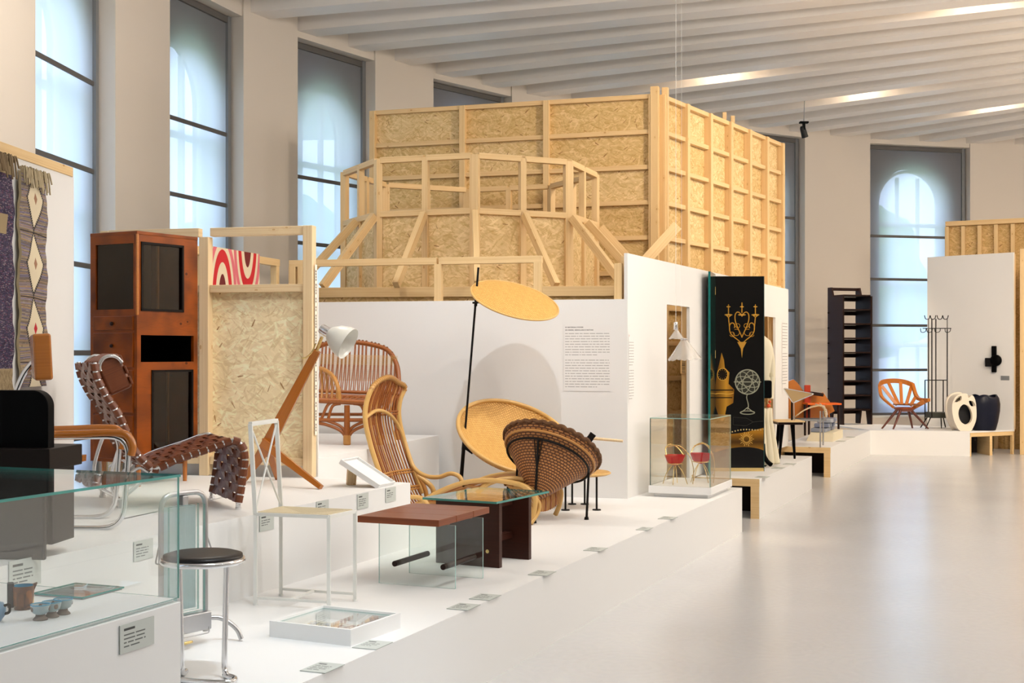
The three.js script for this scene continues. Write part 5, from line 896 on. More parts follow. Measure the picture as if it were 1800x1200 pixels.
// ───────── shell chair with its reading shade ─────────
{
  const d = 10.3, t = thing('shell_lounge_chair', 'big round yellow wicker shell chair with a tall black pole carrying a wicker disc shade', 'lounge chair', V(0.05, TOP, 10.3));
  const e1 = new THREE.Vector3(Math.cos(0.33), -Math.sin(0.33), 0), pz = (k) => new THREE.Vector3(Math.sin(0.33) * 0.87, Math.cos(0.33) * 0.87, k);
  const m = basisY(pz(0.5), e1), c = at(906, 766, d), bowl = lathe([[0, -0.155], [0.12, -0.148], [0.24, -0.125], [0.36, -0.08], [0.44, -0.03], [0.465, 0], [0.47, 0.0], [0.45, -0.04], [0.36, -0.095], [0.24, -0.14], [0.12, -0.164], [0, -0.17]], 64);
  const planar = (g) => { const p = g.attributes.position, uv = g.attributes.uv; for (let i = 0; i < p.count; i++) uv.setXY(i, p.getX(i), p.getZ(i)); return g; };
  partW(t, 'shell', planar(bowl).applyMatrix4(m).translate(...c.toArray()), M.wicker);
  partW(t, 'rim', new THREE.TorusGeometry(0.468, 0.017, 10, 80).rotateX(Math.PI / 2).applyMatrix4(m).translate(...c.toArray()), M.rattanPale);
  const p0 = at(807, 891, d).setY(TOP + 0.006), p1 = at(841, 470, d);
  partW(t, 'pole', [rod(p0, at(816, 775, d), 0.0155), rod(at(817, 765, d), p1, 0.009), rod(at(815, 790, d), at(818, 762, d), 0.018)], M.blackMetal);
  partW(t, 'foot_plate', [new THREE.CylinderGeometry(0.09, 0.09, 0.012, 24).translate(p0.x, TOP + 0.006, p0.z)], M.blackMetal);
  partW(t, 'bracket', beam(at(815, 783, d - 0.01), at(832, 795, d - 0.02), 0.035, 0.02, new THREE.Vector3(0, 0, 1)), M.blackMetal);
  const e2 = new THREE.Vector3(Math.cos(0.27), -Math.sin(0.27), 0), m2 = basisY(new THREE.Vector3(0.245, 0.885, 0.40), e2), c2 = at(905, 527, d - 0.05);
  const sh = partW(t, 'disc_shade', planar(lathe([[0, 0.03], [0.15, 0.026], [0.30, 0.01], [0.352, 0], [0.352, -0.006], [0.3, 0.002], [0.15, 0.018], [0, 0.022]], 64)).applyMatrix4(m2).translate(...c2.toArray()), M.wicker);
  partW(sh, 'rim', new THREE.TorusGeometry(0.353, 0.008, 8, 80).rotateX(Math.PI / 2).applyMatrix4(m2).translate(...c2.toArray()), M.rattanPale);
  partW(t, 'clamp', [rod(at(831, 532, d), at(846, 531, d - 0.03), 0.008), rod(at(836, 538, d), at(837, 524, d), 0.013)], M.blackMetal);
  for (const [x, y0, x1, y1] of [[893, 818, 893, 888], [920, 822, 921, 885]]) partW(t, 'leg', rod(at(x, y0, d), at(x1, y1, d).setY(TOP), 0.011), M.blackMetal);
  const lf = at(962, 868, 11.0 - 0.2).setY(TOP + 0.008); partW(t, 'leg', [rod(at(990, 815, 10.6), lf, 0.013), box(0.16, 0.012, 0.08, lf.x, TOP + 0.006, lf.z)], M.blackMetal);
  partW(t, 'arm_bracket', [beam(at(1033, 776, d - 0.2), at(1043, 762, d - 0.2), 0.05, 0.03, new THREE.Vector3(0, 0, 1)), rod(at(1030, 780, d - 0.2), at(1000, 790, d - 0.1), 0.012)], M.blackMetal);
  partW(t, 'arm_stick', rod(at(1040, 770, d - 0.2), at(1095, 775, d - 0.25), 0.012, 0.010), M.pinePale);
}
// ───────── cone chair ─────────
{
  const d = 9.5, t = thing('cone_chair', 'dark wicker cone-shaped armchair on a thin black iron ring and legs', 'armchair', at(985, 915, d).setY(TOP));
  const a = 0.35, e1 = new THREE.Vector3(Math.cos(a), -Math.sin(a), 0), n = new THREE.Vector3(Math.sin(a) * 0.87, Math.cos(a) * 0.87, -0.5), m = basisY(n, e1), c = at(970, 788, d);
  const T = (g) => g.applyMatrix4(m).translate(...c.toArray());
  const cone = lathe([[0.012, -0.44], [0.04, -0.41], [0.12, -0.315], [0.22, -0.19], [0.30, -0.09], [0.345, -0.03], [0.362, 0], [0.35, 0.0], [0.335, -0.03], [0.285, -0.09], [0.2, -0.19], [0.1, -0.31], [0, -0.42]], 72);
  const p = cone.attributes.position, uv = cone.attributes.uv; for (let i = 0; i < p.count; i++) uv.setXY(i, uv.getX(i) * 1.2, p.getY(i) * 0.8);
  partW(t, 'cone_seat', T(cone), M.wickerDark);
  const rim = []; for (let i = 0; i < 64; i++) { const q = (i + 0.5) / 64 * 6.2832, g = new THREE.SphereGeometry(0.021, 8, 6).scale(1.6, 0.8, 0.7).rotateZ(i % 2 ? 0.5 : -0.5); rim.push(T(g.translate(0, 0.004, 0.362).rotateY(q))); }
  partW(t, 'braided_rim', rim, M.wickerDark).userData.kind = 'stuff';
  partW(t, 'rim_band', T(new THREE.TorusGeometry(0.336, 0.009, 8, 72).rotateX(Math.PI / 2).translate(0, -0.055, 0)), M.rattan);
  partW(t, 'iron_ring', T(new THREE.TorusGeometry(0.307, 0.0085, 10, 80).rotateX(Math.PI / 2).translate(0, -0.105, 0)), M.blackMetal);
  const ring = (q) => new THREE.Vector3(Math.sin(q) * 0.307, -0.105, Math.cos(q) * 0.307).applyMatrix4(m).add(c);
  const foot = (v, px, py) => { const f = on(px, py, TOP); return rod(f, v, 0.0095, 0.0085); }, pad = (px, py) => { const f = on(px, py, TOP); return new THREE.CylinderGeometry(0.014, 0.018, 0.02, 14).translate(f.x, TOP + 0.01, f.z); };
  let nq = 0, rq = 0; { let bz = -1e9, bx = -1e9; for (let q = 0; q < 6.28; q += 0.05) { const v = ring(q); if (v.z - Math.abs(v.x - at(944, 770, d).x) * 3 > bz) { bz = v.z - Math.abs(v.x - at(944, 770, d).x) * 3; nq = q; } if (v.x > bx) { bx = v.x; rq = q; } } }
  partW(t, 'leg', [foot(ring(nq), 939, 919), pad(939, 919)], M.blackMetal); partW(t, 'leg', [foot(ring(rq), 1031, 913), pad(1031, 913)], M.blackMetal); partW(t, 'leg', [foot(ring(rq + 2.4), 905, 900), pad(905, 900)], M.blackMetal);
  const near = on(939, 919, TOP).lerp(ring(nq), 0.62); for (const q of [-0.10, 0.10]) partW(t, 'brace', rod(near, ring(nq + q), 0.004), M.blackMetal);
}
// ───────── round footstool ─────────
{
  const c = on(1019, 890, TOP), t = thing('round_footstool', 'small round yellow wicker stool on thin black legs with flat feet, behind the cone chair', 'stool', V(0.52, TOP, 10.2));
  const R = 0.245, h = 0.275;
  const g = lathe([[0, h - 0.02], [R - 0.02, h - 0.02], [R - 0.004, h - 0.01], [R, h], [R - 0.01, h + 0.008], [0, h + 0.004]], 56), p = g.attributes.position, uv = g.attributes.uv; for (let i = 0; i < p.count; i++) uv.setXY(i, p.getX(i), p.getZ(i));
  part(t, 'seat', g, M.wicker); part(t, 'rim', new THREE.TorusGeometry(R - 0.002, 0.009, 8, 64).rotateX(Math.PI / 2).translate(0, h - 0.004, 0), M.rattanPale);
  for (const [px, py] of [[1053, 897], [988, 898], [997, 882], [1040, 880]]) { const f = t.worldToLocal(on(px, py, TOP)), k = Math.min(1, (R - 0.03) / Math.hypot(f.x, f.z)); const q = new THREE.Vector3(f.x * k, 0, f.z * k); part(t, 'leg', [rod(q, q.clone().setY(h - 0.015), 0.008), new THREE.CylinderGeometry(0.032, 0.034, 0.008, 18).translate(q.x, 0.004, q.z)], M.blackMetal); }
}
// ───────── glass case with two red model chairs ─────────
{
  const f = on(1250, 877, TOP), W = 0.535, L = 0.78, t = thing('glass_case', 'clear glass case on a white base at the platform end, two red model chairs inside', 'display case', f, -TH);
  part(t, 'plinth', rbox(W - 0.07, 0.03, L - 0.07, 0.003, -W / 2, 0.015, -L / 2), M.plinth); part(t, 'base', rbox(W, 0.062, L, 0.003, -W / 2, 0.062, -L / 2), M.plinth);
  const y0 = 0.094, H = 0.56, y = y0 + H / 2, dk = phy({ color: new THREE.Color().setRGB(0.05, 0.11, 0.10), roughness: 0.2 }), sm = phy({ color: new THREE.Color().setRGB(0.97, 0.975, 0.96), roughness: 0, transmission: 1, thickness: 0, ior: 1.5, side: THREE.DoubleSide }), sm2 = phy({ color: new THREE.Color().setRGB(0.86, 0.84, 0.81), roughness: 0, transmission: 1, thickness: 0, ior: 1.6, side: THREE.DoubleSide });
  addPane(t, W - 0.02, H, 0.008, -W / 2, y, -0.012, 0, 0, dk, sm); addPane(t, W - 0.02, H, 0.008, -W / 2, y, -L + 0.012, 0, 0, M.glassEdgePale, sm); addPane(t, L - 0.03, H, 0.008, -0.012, y, -L / 2, Math.PI / 2, 0, M.glassEdgePale, sm2); addPane(t, L - 0.03, H, 0.008, -W + 0.012, y, -L / 2, Math.PI / 2, 0, dk, sm); addPane(t, W - 0.018, L - 0.022, 0.008, -W / 2, y0 + H + 0.004, -L / 2, 0, Math.PI / 2, M.glassEdgePale, sm);
  const mk = (x, z, ry, lab) => {
    const c = thing('model_chair', lab, 'model chair', t.localToWorld(new THREE.Vector3(x, y0, z)), ry), h = 0.155;
    part(c, 'seat_shell', lathe([[0, h], [0.045, h + 0.010], [0.075, h + 0.036], [0.095, h + 0.092], [0.091, h + 0.092], [0.07, h + 0.040], [0.042, h + 0.016], [0, h + 0.006]], 36).scale(1, 1, 0.8), M.red);
    part(c, 'seat_ring', new THREE.TorusGeometry(0.07, 0.004, 6, 36).rotateX(Math.PI / 2).scale(1, 1, 0.8).translate(0, h + 0.018, 0), M.brass);
    for (const s of [-1, 1]) { part(c, 'leg', tube([[s * 0.02, h, 0.02], [s * 0.05, h * 0.6, 0.05], [s * 0.075, 0, 0.075]], 0.0035, 16, 6), M.brass); part(c, 'leg', tube([[s * 0.02, h, -0.02], [s * 0.05, h * 0.6, -0.05], [s * 0.075, 0, -0.07]], 0.0035, 16, 6), M.brass); }
    part(c, 'back_loop', tube([[-0.09, h + 0.085, 0], [-0.06, h + 0.15, -0.05], [0.0, h + 0.175, -0.07], [0.06, h + 0.15, -0.05], [0.09, h + 0.085, 0]], 0.0045, 32, 7), M.brass);
    part(c, 'arm_loop', tube([[-0.05, h + 0.155, -0.05], [0.03, h + 0.17, 0.0], [0.10, h + 0.10, 0.05], [0.13, h - 0.01, 0.08], [0.12, 0, 0.09]], 0.0038, 32, 7), M.brass);
    for (const q of [[-0.06, h + 0.15, -0.05], [0.06, h + 0.15, -0.05], [0, h + 0.175, -0.07], [0.10, h + 0.1, 0.05], [0.12, 0.07, 0.085]]) part(c, 'ball', new THREE.SphereGeometry(0.0075, 12, 8).translate(...q), M.brass);
  };
  mk(-0.36, -0.2, 0.5, 'tiny red model chair on gold wires, the left and nearer one in the glass case'); mk(-0.2, -0.46, -0.3, 'tiny red model chair on gold wires, set behind the other on the right');
}
// ───────── flower pendant ─────────
{
  const d = 11.35, p = at(1200, 612, d), t = thing('flower_pendant', 'clear glass pendant lamp shaped like two hanging flowers, hung before the doorway', 'pendant lamp', p);
  const L = (x, y) => t.worldToLocal(at(x, y, d)), a = L(1188, 566);
  part(t, 'cord', rod(new THREE.Vector3(a.x, a.y, 0), new THREE.Vector3(a.x, H_RIB - p.y, 0), 0.0018, 0.0018, 6), M.whiteMetal);
  part(t, 'cord', rod(new THREE.Vector3(L(1198, 595).x, L(1198, 595).y, 0), new THREE.Vector3(L(1198, 595).x, H_RIB - p.y, 0), 0.0012, 0.0012, 6), M.whiteMetal);
  part(t, 'socket', lathe([[0, 0], [0.017, 0], [0.020, -0.065], [0, -0.065]], 20).translate(a.x, a.y, 0), M.chrome);
  const gls = phy({ color: new THREE.Color().setRGB(0.93, 0.91, 0.88), roughness: 0.22, transmission: 0.75, thickness: 0, side: THREE.DoubleSide });
  const flower = (x, y, s, n, tilt) => { for (let i = 0; i < n; i++) { const an = i / n * 6.283, g = new THREE.PlaneGeometry(1, 1, 8, 10), q = g.attributes.position; for (let k = 0; k < q.count; k++) { const u = q.getX(k) * 2, v = 0.5 - q.getY(k), r = s * (0.18 + v * 0.95), w = Math.PI / n * (0.75 + 0.3 * v) * u, sc = v > 0.85 ? s * 0.05 * Math.cos(u * 9) : 0; q.setXYZ(k, Math.sin(w) * r, -v * s * 1.35 + sc + s * 0.10 * u * u * v, Math.cos(w) * r - s * 0.1 * u * u); } g.computeVertexNormals(); part(t, 'petal', g.rotateY(an).rotateZ(tilt).translate(x, y, 0), gls); } part(t, 'calyx', lathe([[0, 0.012], [s * 0.22, 0.008], [s * 0.24, -0.006], [0, -0.012]], 20).rotateZ(tilt).translate(x, y, 0), M.chrome); };
  const b = L(1189, 579), c = L(1202, 596); flower(b.x, b.y, 0.062, 5, 0); flower(c.x, c.y, 0.135, 6, 0.05);
}
// ───────── folding screen ─────────
{
  const d = 13.44, x0 = (1257 - CX) * d / F, x1 = (1342 - CX) * d / F, W = x1 - x0, H = 2.0, t = thing('folding_screen', 'tall black folding screen with gold and silver ornament, green glass at its edges', 'screen', V((x0 + x1) / 2, Y2, d), 0);
  const tx = canvasTex(512, 2048, (c, w, h) => {
    c.fillStyle = '#050404'; c.fillRect(0, 0, w, h); c.lineCap = 'round';
    const gold = (l) => { c.strokeStyle = '#b5832c'; c.lineWidth = l; }, mir = (f) => { for (const s of [1, -1]) { c.save(); c.translate(w * 0.55, 0); c.scale(s, 1); f(); c.restore(); } };
    // three-branched candle ornament
    gold(11); mir(() => { c.beginPath(); c.moveTo(0, 720); c.bezierCurveTo(40, 640, 150, 640, 130, 520); c.bezierCurveTo(120, 470, 60, 490, 80, 540); c.stroke(); c.beginPath(); c.moveTo(0, 640); c.bezierCurveTo(30, 560, 90, 480, 70, 400); c.bezierCurveTo(50, 350, 10, 390, 0, 420); c.stroke(); c.beginPath(); c.moveTo(130, 560); c.lineTo(142, 430); c.lineTo(112, 405); c.moveTo(142, 430); c.lineTo(172, 405); c.moveTo(142, 405); c.lineTo(142, 300); c.stroke(); c.lineWidth = 6; for (const [a, b, r] of [[60, 590, 34], [104, 610, 24], [44, 520, 22]]) { c.beginPath(); c.arc(a, b, r, 0.3, 5.2); c.stroke(); } });
    gold(12); c.beginPath(); c.moveTo(w * 0.55, 280); c.lineTo(w * 0.55, 380); c.stroke(); c.fillStyle = '#c08f38'; for (const x of [-142, 0, 142]) { c.beginPath(); c.ellipse(w * 0.55 + x, 320, 22, 7, 0, 0, 7); c.ellipse(w * 0.55 + x, 405, 42, 9, 0, 0, 7); c.fill(); }
    c.beginPath(); c.moveTo(w * 0.55 - 50, 690); c.lineTo(w * 0.55 + 50, 690); c.lineTo(w * 0.55 + 12, 760); c.lineTo(w * 0.55, 860); c.lineTo(w * 0.55 - 12, 760); c.fill();
    // bracket clock silhouette on the left
    const g = c.createLinearGradient(0, 0, 190, 0); g.addColorStop(0, '#5a3a0e'); g.addColorStop(0.6, '#c8922e'); g.addColorStop(1, '#8a5c1a'); c.fillStyle = g;
    c.beginPath(); c.moveTo(66, 800); c.lineTo(92, 880); c.lineTo(100, 960); c.lineTo(150, 1010); c.lineTo(140, 1130); c.lineTo(200, 1190); c.lineTo(190, 1330); c.lineTo(120, 1370); c.lineTo(90, 1520); c.lineTo(50, 1520); c.lineTo(0, 1360); c.lineTo(0, 1150); c.lineTo(20, 1000); c.lineTo(46, 900); c.fill();
    c.fillStyle = '#1c1208'; c.beginPath(); c.ellipse(76, 1030, 54, 62, 0, 0, 7); c.fill(); c.strokeStyle = '#d9a840'; c.lineWidth = 6; c.stroke(); c.lineWidth = 3; for (let i = 0; i < 12; i++) { const q = i / 12 * 6.283; c.beginPath(); c.moveTo(76 + Math.cos(q) * 38, 1030 + Math.sin(q) * 44); c.lineTo(76 + Math.cos(q) * 46, 1030 + Math.sin(q) * 54); c.stroke(); } c.fillStyle = '#120a04'; c.fillRect(0, 1190, 190, 12); c.fillRect(0, 1270, 180, 10); c.strokeStyle = '#e0b04a'; c.lineWidth = 7; c.beginPath(); c.moveTo(0, 1236); c.bezierCurveTo(70, 1216, 120, 1256, 192, 1226); c.stroke();
    // silver open globe on a foot
    c.strokeStyle = '#9a9a86'; c.lineWidth = 12; c.beginPath(); c.arc(340, 1110, 128, 0, 7); c.stroke(); c.lineWidth = 8; for (const r of [0.3, 1.0, 1.9, 2.6]) { c.beginPath(); c.ellipse(340, 1110, 122, 46, r, 0, 7); c.stroke(); } c.lineWidth = 10; c.beginPath(); c.moveTo(200, 1110); c.lineTo(480, 1110); c.stroke(); c.fillStyle = 'rgba(150,150,128,.35)'; c.beginPath(); c.arc(340, 1110, 120, 0, 7); c.fill();
    c.lineWidth = 9; c.beginPath(); c.moveTo(340, 1240); c.bezierCurveTo(310, 1290, 370, 1330, 342, 1400); c.stroke(); c.beginPath(); c.ellipse(340, 1432, 76, 18, 0, 0, 7); c.moveTo(340, 1380); c.lineTo(276, 1428); c.moveTo(340, 1380); c.lineTo(404, 1428); c.stroke();
    c.strokeStyle = '#3c3a32'; c.lineWidth = 4; c.beginPath(); c.moveTo(190, 1480); c.lineTo(330, 1490); c.lineTo(400, 1530); c.lineTo(500, 1520); c.moveTo(190, 1480); c.lineTo(190, 1560); c.lineTo(330, 1570); c.lineTo(400, 1530); c.stroke();
    // sunburst band
    const g2 = c.createLinearGradient(0, 1640, 0, 1840); g2.addColorStop(0, '#a8741e'); g2.addColorStop(0.5, '#4a300c'); g2.addColorStop(1, '#b07a22'); c.fillStyle = g2; c.beginPath(); c.moveTo(0, 1640); c.bezierCurveTo(160, 1680, 320, 1640, w, 1590); c.lineTo(w, 1830); c.bezierCurveTo(380, 1770, 160, 1790, 0, 1850); c.fill();
    c.strokeStyle = '#e0b24e'; c.lineWidth = 6; c.beginPath(); c.arc(330, 1710, 34, 0, 7); c.stroke(); for (let i = 0; i < 20; i++) { const q = i / 20 * 6.283; c.beginPath(); c.moveTo(330 + Math.cos(q) * 42, 1710 + Math.sin(q) * 42); c.lineTo(330 + Math.cos(q) * (i % 2 ? 62 : 76), 1710 + Math.sin(q) * (i % 2 ? 62 : 76)); c.stroke(); } c.fillStyle = '#c9b27a'; for (let x = 0; x < w; x += 30) { c.beginPath(); c.arc(x, 1650 - x * 0.1 + 10 * Math.sin(x / 60), 8, 0, 7); c.fill(); }
  });
  part(t, 'leaf', new THREE.BoxGeometry(W, H, 0.03).translate(0, H / 2, 0), [M.black, M.black, M.black, M.black, phy({ map: tx, roughness: 0.16, specularIntensity: 0.6 }), M.blackGloss]);
  part(t, 'gold_base', box(W, 0.035, 0.034, 0, 0.018, 0.001), M.brass);
  const b = V(1.952, Y2, 12.94), a = V(x0 - 0.006, Y2, d), bl = a.distanceTo(b), dx = b.clone().sub(a), q = part(t, 'leaf', new THREE.BoxGeometry(bl, H + 0.02, 0.022), [std({ color: '#0d6f6c', roughness: 0.25 }), M.black, M.black, M.black, M.blackGloss, phy({ color: '#16302c', roughness: 0.12 })]);
  q.position.copy(t.worldToLocal(a.clone().lerp(b, 0.5).setY(Y2 + H / 2 + 0.01))); q.rotation.y = Math.atan2(-dx.z, dx.x);
  part(t, 'edge_strip', box(0.006, H, 0.036, W / 2 + 0.003, H / 2, 0), std({ color: '#1e4a48', roughness: 0.3 }));
  for (const y of [0.4, 1.2, 1.85]) part(t, 'hinge', rod(new THREE.Vector3(-W / 2 - 0.004, y - 0.04, 0.022), new THREE.Vector3(-W / 2 - 0.004, y + 0.04, 0.022), 0.007), M.brass);
}
// ───────── dressed figure half hidden behind the screen ─────────
{
  const d = 14.0, t = thing('dressed_dummy', 'headless dress form in cream jacket and wide trousers, half behind the black screen', 'mannequin', on(1352, 820, Y2)), f = (x, y, dd = d) => at(x, y, dd);
  const c = f(1338, 640), g = lathe([[0, -0.36], [0.10, -0.35], [0.115, -0.25], [0.10, -0.12], [0.125, 0.06], [0.13, 0.16], [0.10, 0.25], [0.04, 0.30], [0, 0.30]], 32).scale(1, 1, 0.7);
  partW(t, 'jacket', g.translate(c.x, c.y, c.z), M.cream);
  partW(t, 'sleeve', [tube([f(1346, 600), f(1354, 625), f(1356, 655), f(1354, 684), f(1353, 700)], 0.042, 30, 12)], M.cream);
  partW(t, 'cuff', rod(f(1353, 655), f(1354, 662), 0.047, 0.047, 16), std({ color: '#cfc4a2', roughness: 0.6 }));
  partW(t, 'bag', rbox(0.13, 0.19, 0.10, 0.02).translate(...f(1345, 684, d - 0.1).toArray()), M.black);
  partW(t, 'flower', [new THREE.IcosahedronGeometry(0.022, 1).translate(...f(1351, 713, d - 0.04).toArray()), new THREE.IcosahedronGeometry(0.016, 1).translate(...f(1353, 706, d - 0.04).toArray())], std({ color: '#e2521c', roughness: 0.6 }));
  for (const [x0, x1, w0] of [[1341, 1342, -0.05], [1347, 1354, 0], [1352, 1364, 0.05]]) partW(t, 'trouser_leg', lathe([[0, 0], [0.045, 0], [0.046, 0.03], [0.034, 0.28], [0.022, 0.46], [0.034, 0.60], [0, 0.61]], 24).applyMatrix4(new THREE.Matrix4().makeRotationZ(Math.atan2((x1 - x0) / F * d, 0.6))).translate(...f(x1, 812, d + w0).setY(Y2 + 0.02).toArray()), M.cream);
  for (const [x, k] of [[1349, 0], [1340, 0.1]]) partW(t, 'shoe', tube([f(x - 8, 780, d - 0.1 + k), f(x - 6, 800, d - 0.1 + k), f(x, 811, d - 0.12 + k), f(x + 7, 817, d - 0.15 + k)], 0.024, 20, 10), M.black);
}

// ───────── small table and metal stand at the end of the second platform ─────────
{
  const d = 15.1, f = (x, y, dd = d) => at(x, y, dd), t = thing('small_table', 'small table with a thin pale top and tapered black legs at the platform end', 'table', on(1393, 805, Y2));
  const Y = 0.825, c = f(1384, 738).setY(Y);
  partW(t, 'top', [rbox(0.32, 0.016, 0.42, 0.006).translate(c.x, Y - 0.008, c.z)], M.pine); partW(t, 'apron', box(0.28, 0.03, 0.36).translate(c.x, Y - 0.03, c.z), M.ebony);
  for (const [x, z] of [[0.07, 0.10], [0.12, -0.10], [-0.13, 0.12], [-0.12, -0.12]]) partW(t, 'leg', rod(new THREE.Vector3(c.x + x * 0.9, Y2, c.z + z), new THREE.Vector3(c.x + x * 0.6, Y - 0.02, c.z + z * 0.8), 0.012, 0.026, 10), M.black);
  const s = thing('metal_stand', 'small metal stand with a triangular pale sheet, standing on the small black-legged table', 'stand', f(1394, 736).setY(Y));
  partW(s, 'post', rod(f(1392, 735).setY(Y), f(1392, 686), 0.011), M.darkBrown); partW(s, 'post', rod(f(1396, 737, d - 0.05).setY(Y), f(1395, 688, d - 0.05), 0.006), M.steel);
  const tr = [f(1377, 682, d), f(1431, 692, d - 0.2), f(1394, 708, d - 0.15)]; partW(s, 'frame_tube', bent(tr, 0.007, 0.02, 8, true), M.chrome);
  const g = new THREE.BufferGeometry(), n = tr[1].clone().sub(tr[0]).cross(tr[2].clone().sub(tr[0])).normalize().multiplyScalar(0.003), P = [...tr, ...tr.map((p) => p.clone().add(n))]; g.setAttribute('position', new THREE.Float32BufferAttribute([0, 1, 2, 3, 5, 4, 0, 3, 1, 1, 3, 4, 1, 4, 2, 2, 4, 5, 2, 5, 0, 0, 5, 3].flatMap((i) => P[i].toArray()), 3)); g.computeVertexNormals(); tri(g); partW(s, 'sheet', g, std({ color: '#b79a6c', roughness: 0.5 }));
}
// ───────── bent sheet stool ─────────
{
  const d = 17.0, f = (x, y, dd = d) => at(x, y, dd), t = thing('bent_stool', 'pale stool with a curved sheet seat on thin grey posts, before the orange desk', 'stool', f(1444, 783).setY(Y2));
  const pts = [[1398, 732], [1412, 722], [1428, 715], [1442, 713], [1450, 719], [1453, 731]].map(([x, y]) => f(x, y)), s = [];
  const cv = new THREE.CatmullRomCurve3(pts); for (let i = 0; i < 14; i++) s.push(slat(cv.getPointAt(i / 14), cv.getPointAt((i + 1.02) / 14.02 > 1 ? 1 : (i + 1.02) / 14.02), 0.014, 0.42, new THREE.Vector3(0.3, 0, -1)));
  partW(t, 'seat', s, std({ color: '#cdb48c', roughness: 0.35 }));
  for (const [x, dd] of [[1442, d - 0.2], [1447, d + 0.2], [1396, d + 0.2], [1393, d - 0.1]]) partW(t, 'leg', rod(f(x, 783, dd).setY(Y2), f(x, x > 1420 ? 722 : 731, dd), 0.010), M.steel);
  partW(t, 'shelf', rbox(0.36, 0.02, 0.4, 0.004).translate(...f(1422, 737).toArray()), M.grey);
}
// ───────── orange writing desk ─────────
{
  const d = 19.6, f = (x, y, dd = d) => at(x, y, dd), t = thing('writing_desk', 'orange brown writing desk with a curved side and dark thin legs', 'desk', f(1440, 757).setY(Y2), 0);
  const flat = (pts, th, dd) => { const p = pts.map(([x, y]) => f(x, y, dd)); return ext(p.map((q) => [q.x, q.y]), th, 0.004).translate(0, 0, -dd); };
  partW(t, 'side_panel', flat([[1386, 735], [1386, 670], [1394, 667], [1400, 672], [1412, 688], [1412, 735]], 0.06, d), M.orange);
  partW(t, 'back_panel', flat([[1412, 736], [1412, 690], [1442, 692], [1446, 690], [1462, 712], [1466, 722], [1440, 736]], 0.04, d + 0.15), M.orange);
  partW(t, 'upright', rbox(0.09, 0.5, 0.05, 0.006).translate(...f(1419, 706, d - 0.1).toArray()), std({ color: '#b5360e', roughness: 0.3 }));
  partW(t, 'flap', rbox(0.17, 0.05, 0.3, 0.01).rotateZ(-0.15).translate(...f(1434, 692, d - 0.1).toArray()), M.ebony);
  partW(t, 'shelf', rbox(0.50, 0.024, 0.40, 0.004).translate(...f(1444, 709, d - 0.2).toArray()), phy({ color: '#ee6a1c', roughness: 0.25 }));
  for (const [x, y, dd] of [[1415, 757, d - 0.35], [1422, 756, d - 0.2], [1474, 753, d - 0.1]]) { const p = f(x, y, dd).setY(Y2); partW(t, 'leg', rod(p, f(x, 711, dd), 0.016, 0.02, 8), M.ebony); }
  for (const [x, x1] of [[1462, 1456], [1450, 1452]]) partW(t, 'leg', rod(f(x, 744, d + 0.1).setY(Y2), f(x1, 722, d + 0.1), 0.012, 0.014, 8), M.orange);
}
// ───────── stack of grey blue books on a wedge ─────────
{
  const d = 18.2, f = (x, y, dd = d) => at(x, y, dd), w = thing('display_wedge', 'low cream wedge on the platform carrying the stack of blue grey blocks', 'stand', f(1446, 772).setY(Y2), -TH);
  part(w, 'wedge', ext([[-0.18, 0], [0.18, 0], [0.18, 0.12], [-0.12, 0.12]], 0.95).translate(0, 0, -0.2), M.cream);
  seed = 15; const cols = ['#8a92a4', '#767f96', '#a3a9b4', '#5f6880'];
  for (let r = 0; r < 3; r++) for (let k = 0; k < 5 - r; k++) { const p = w.localToWorld(new THREE.Vector3(-0.02 + 0.03 * r, 0.12 + r * 0.062, 0.18 - k * 0.17 - r * 0.08)); const b = thing('glazed_block', 'small blue grey glazed block stacked on the low cream wedge', 'block', p, -TH + rr(-0.15, 0.15), 'blocks stacked on the cream wedge'); part(b, 'body', rbox(0.2, 0.055, 0.14, 0.012, 0, 0.03, 0), std({ color: cols[(r * 5 + k) % 4], roughness: 0.35 })); }
}
// ───────── tall dark bookcase ─────────
{
  const p = on(1494, 745, Y2), d = -p.z, t = thing('bookcase', 'tall narrow dark wood bookcase of open shelves before the wall pier', 'bookcase', p.clone(), 0.345);
  const H = at(0, 505, d).y - Y2, h2 = at(0, 521, d).y - Y2, dp = 0.45, W = 0.56;
  for (const s of [-1, 1]) part(t, 'side_panel', ext([[-dp / 2, 0], [-dp / 2 + 0.11, 0], [-dp / 2 + 0.15, 0.22], [dp / 2 - 0.15, 0.22], [dp / 2 - 0.11, 0], [dp / 2, 0], [dp / 2, h2], [-dp / 2 + 0.16, h2], [-dp / 2 + 0.11, H], [-dp / 2, H]], 0.03).rotateY(-Math.PI / 2).translate(s * W / 2, 0, 0), M.ebony);
  part(t, 'top_board', rbox(W, 0.05, 0.05, 0.004, 0, H - 0.025, -dp / 2 + 0.03), M.ebony);
  for (let i = 0; i < 9; i++) { part(t, 'shelf', rbox(W - 0.03, 0.024, dp - 0.02, 0.003, 0, 0.25 + i * 0.242, 0), M.ebony); part(t, 'back_rail', rbox(W - 0.03, 0.07, 0.02, 0.003, 0, 0.20 + i * 0.242, -dp / 2 + 0.01), M.ebony); }
  for (let i = 0; i < 6; i++) part(t, 'dowel', new THREE.CylinderGeometry(0.014, 0.014, 0.02, 10).rotateZ(Math.PI / 2).translate(-W / 2 - 0.02, 0.6 + i * 0.26, -dp / 2 + 0.03), M.black);
}
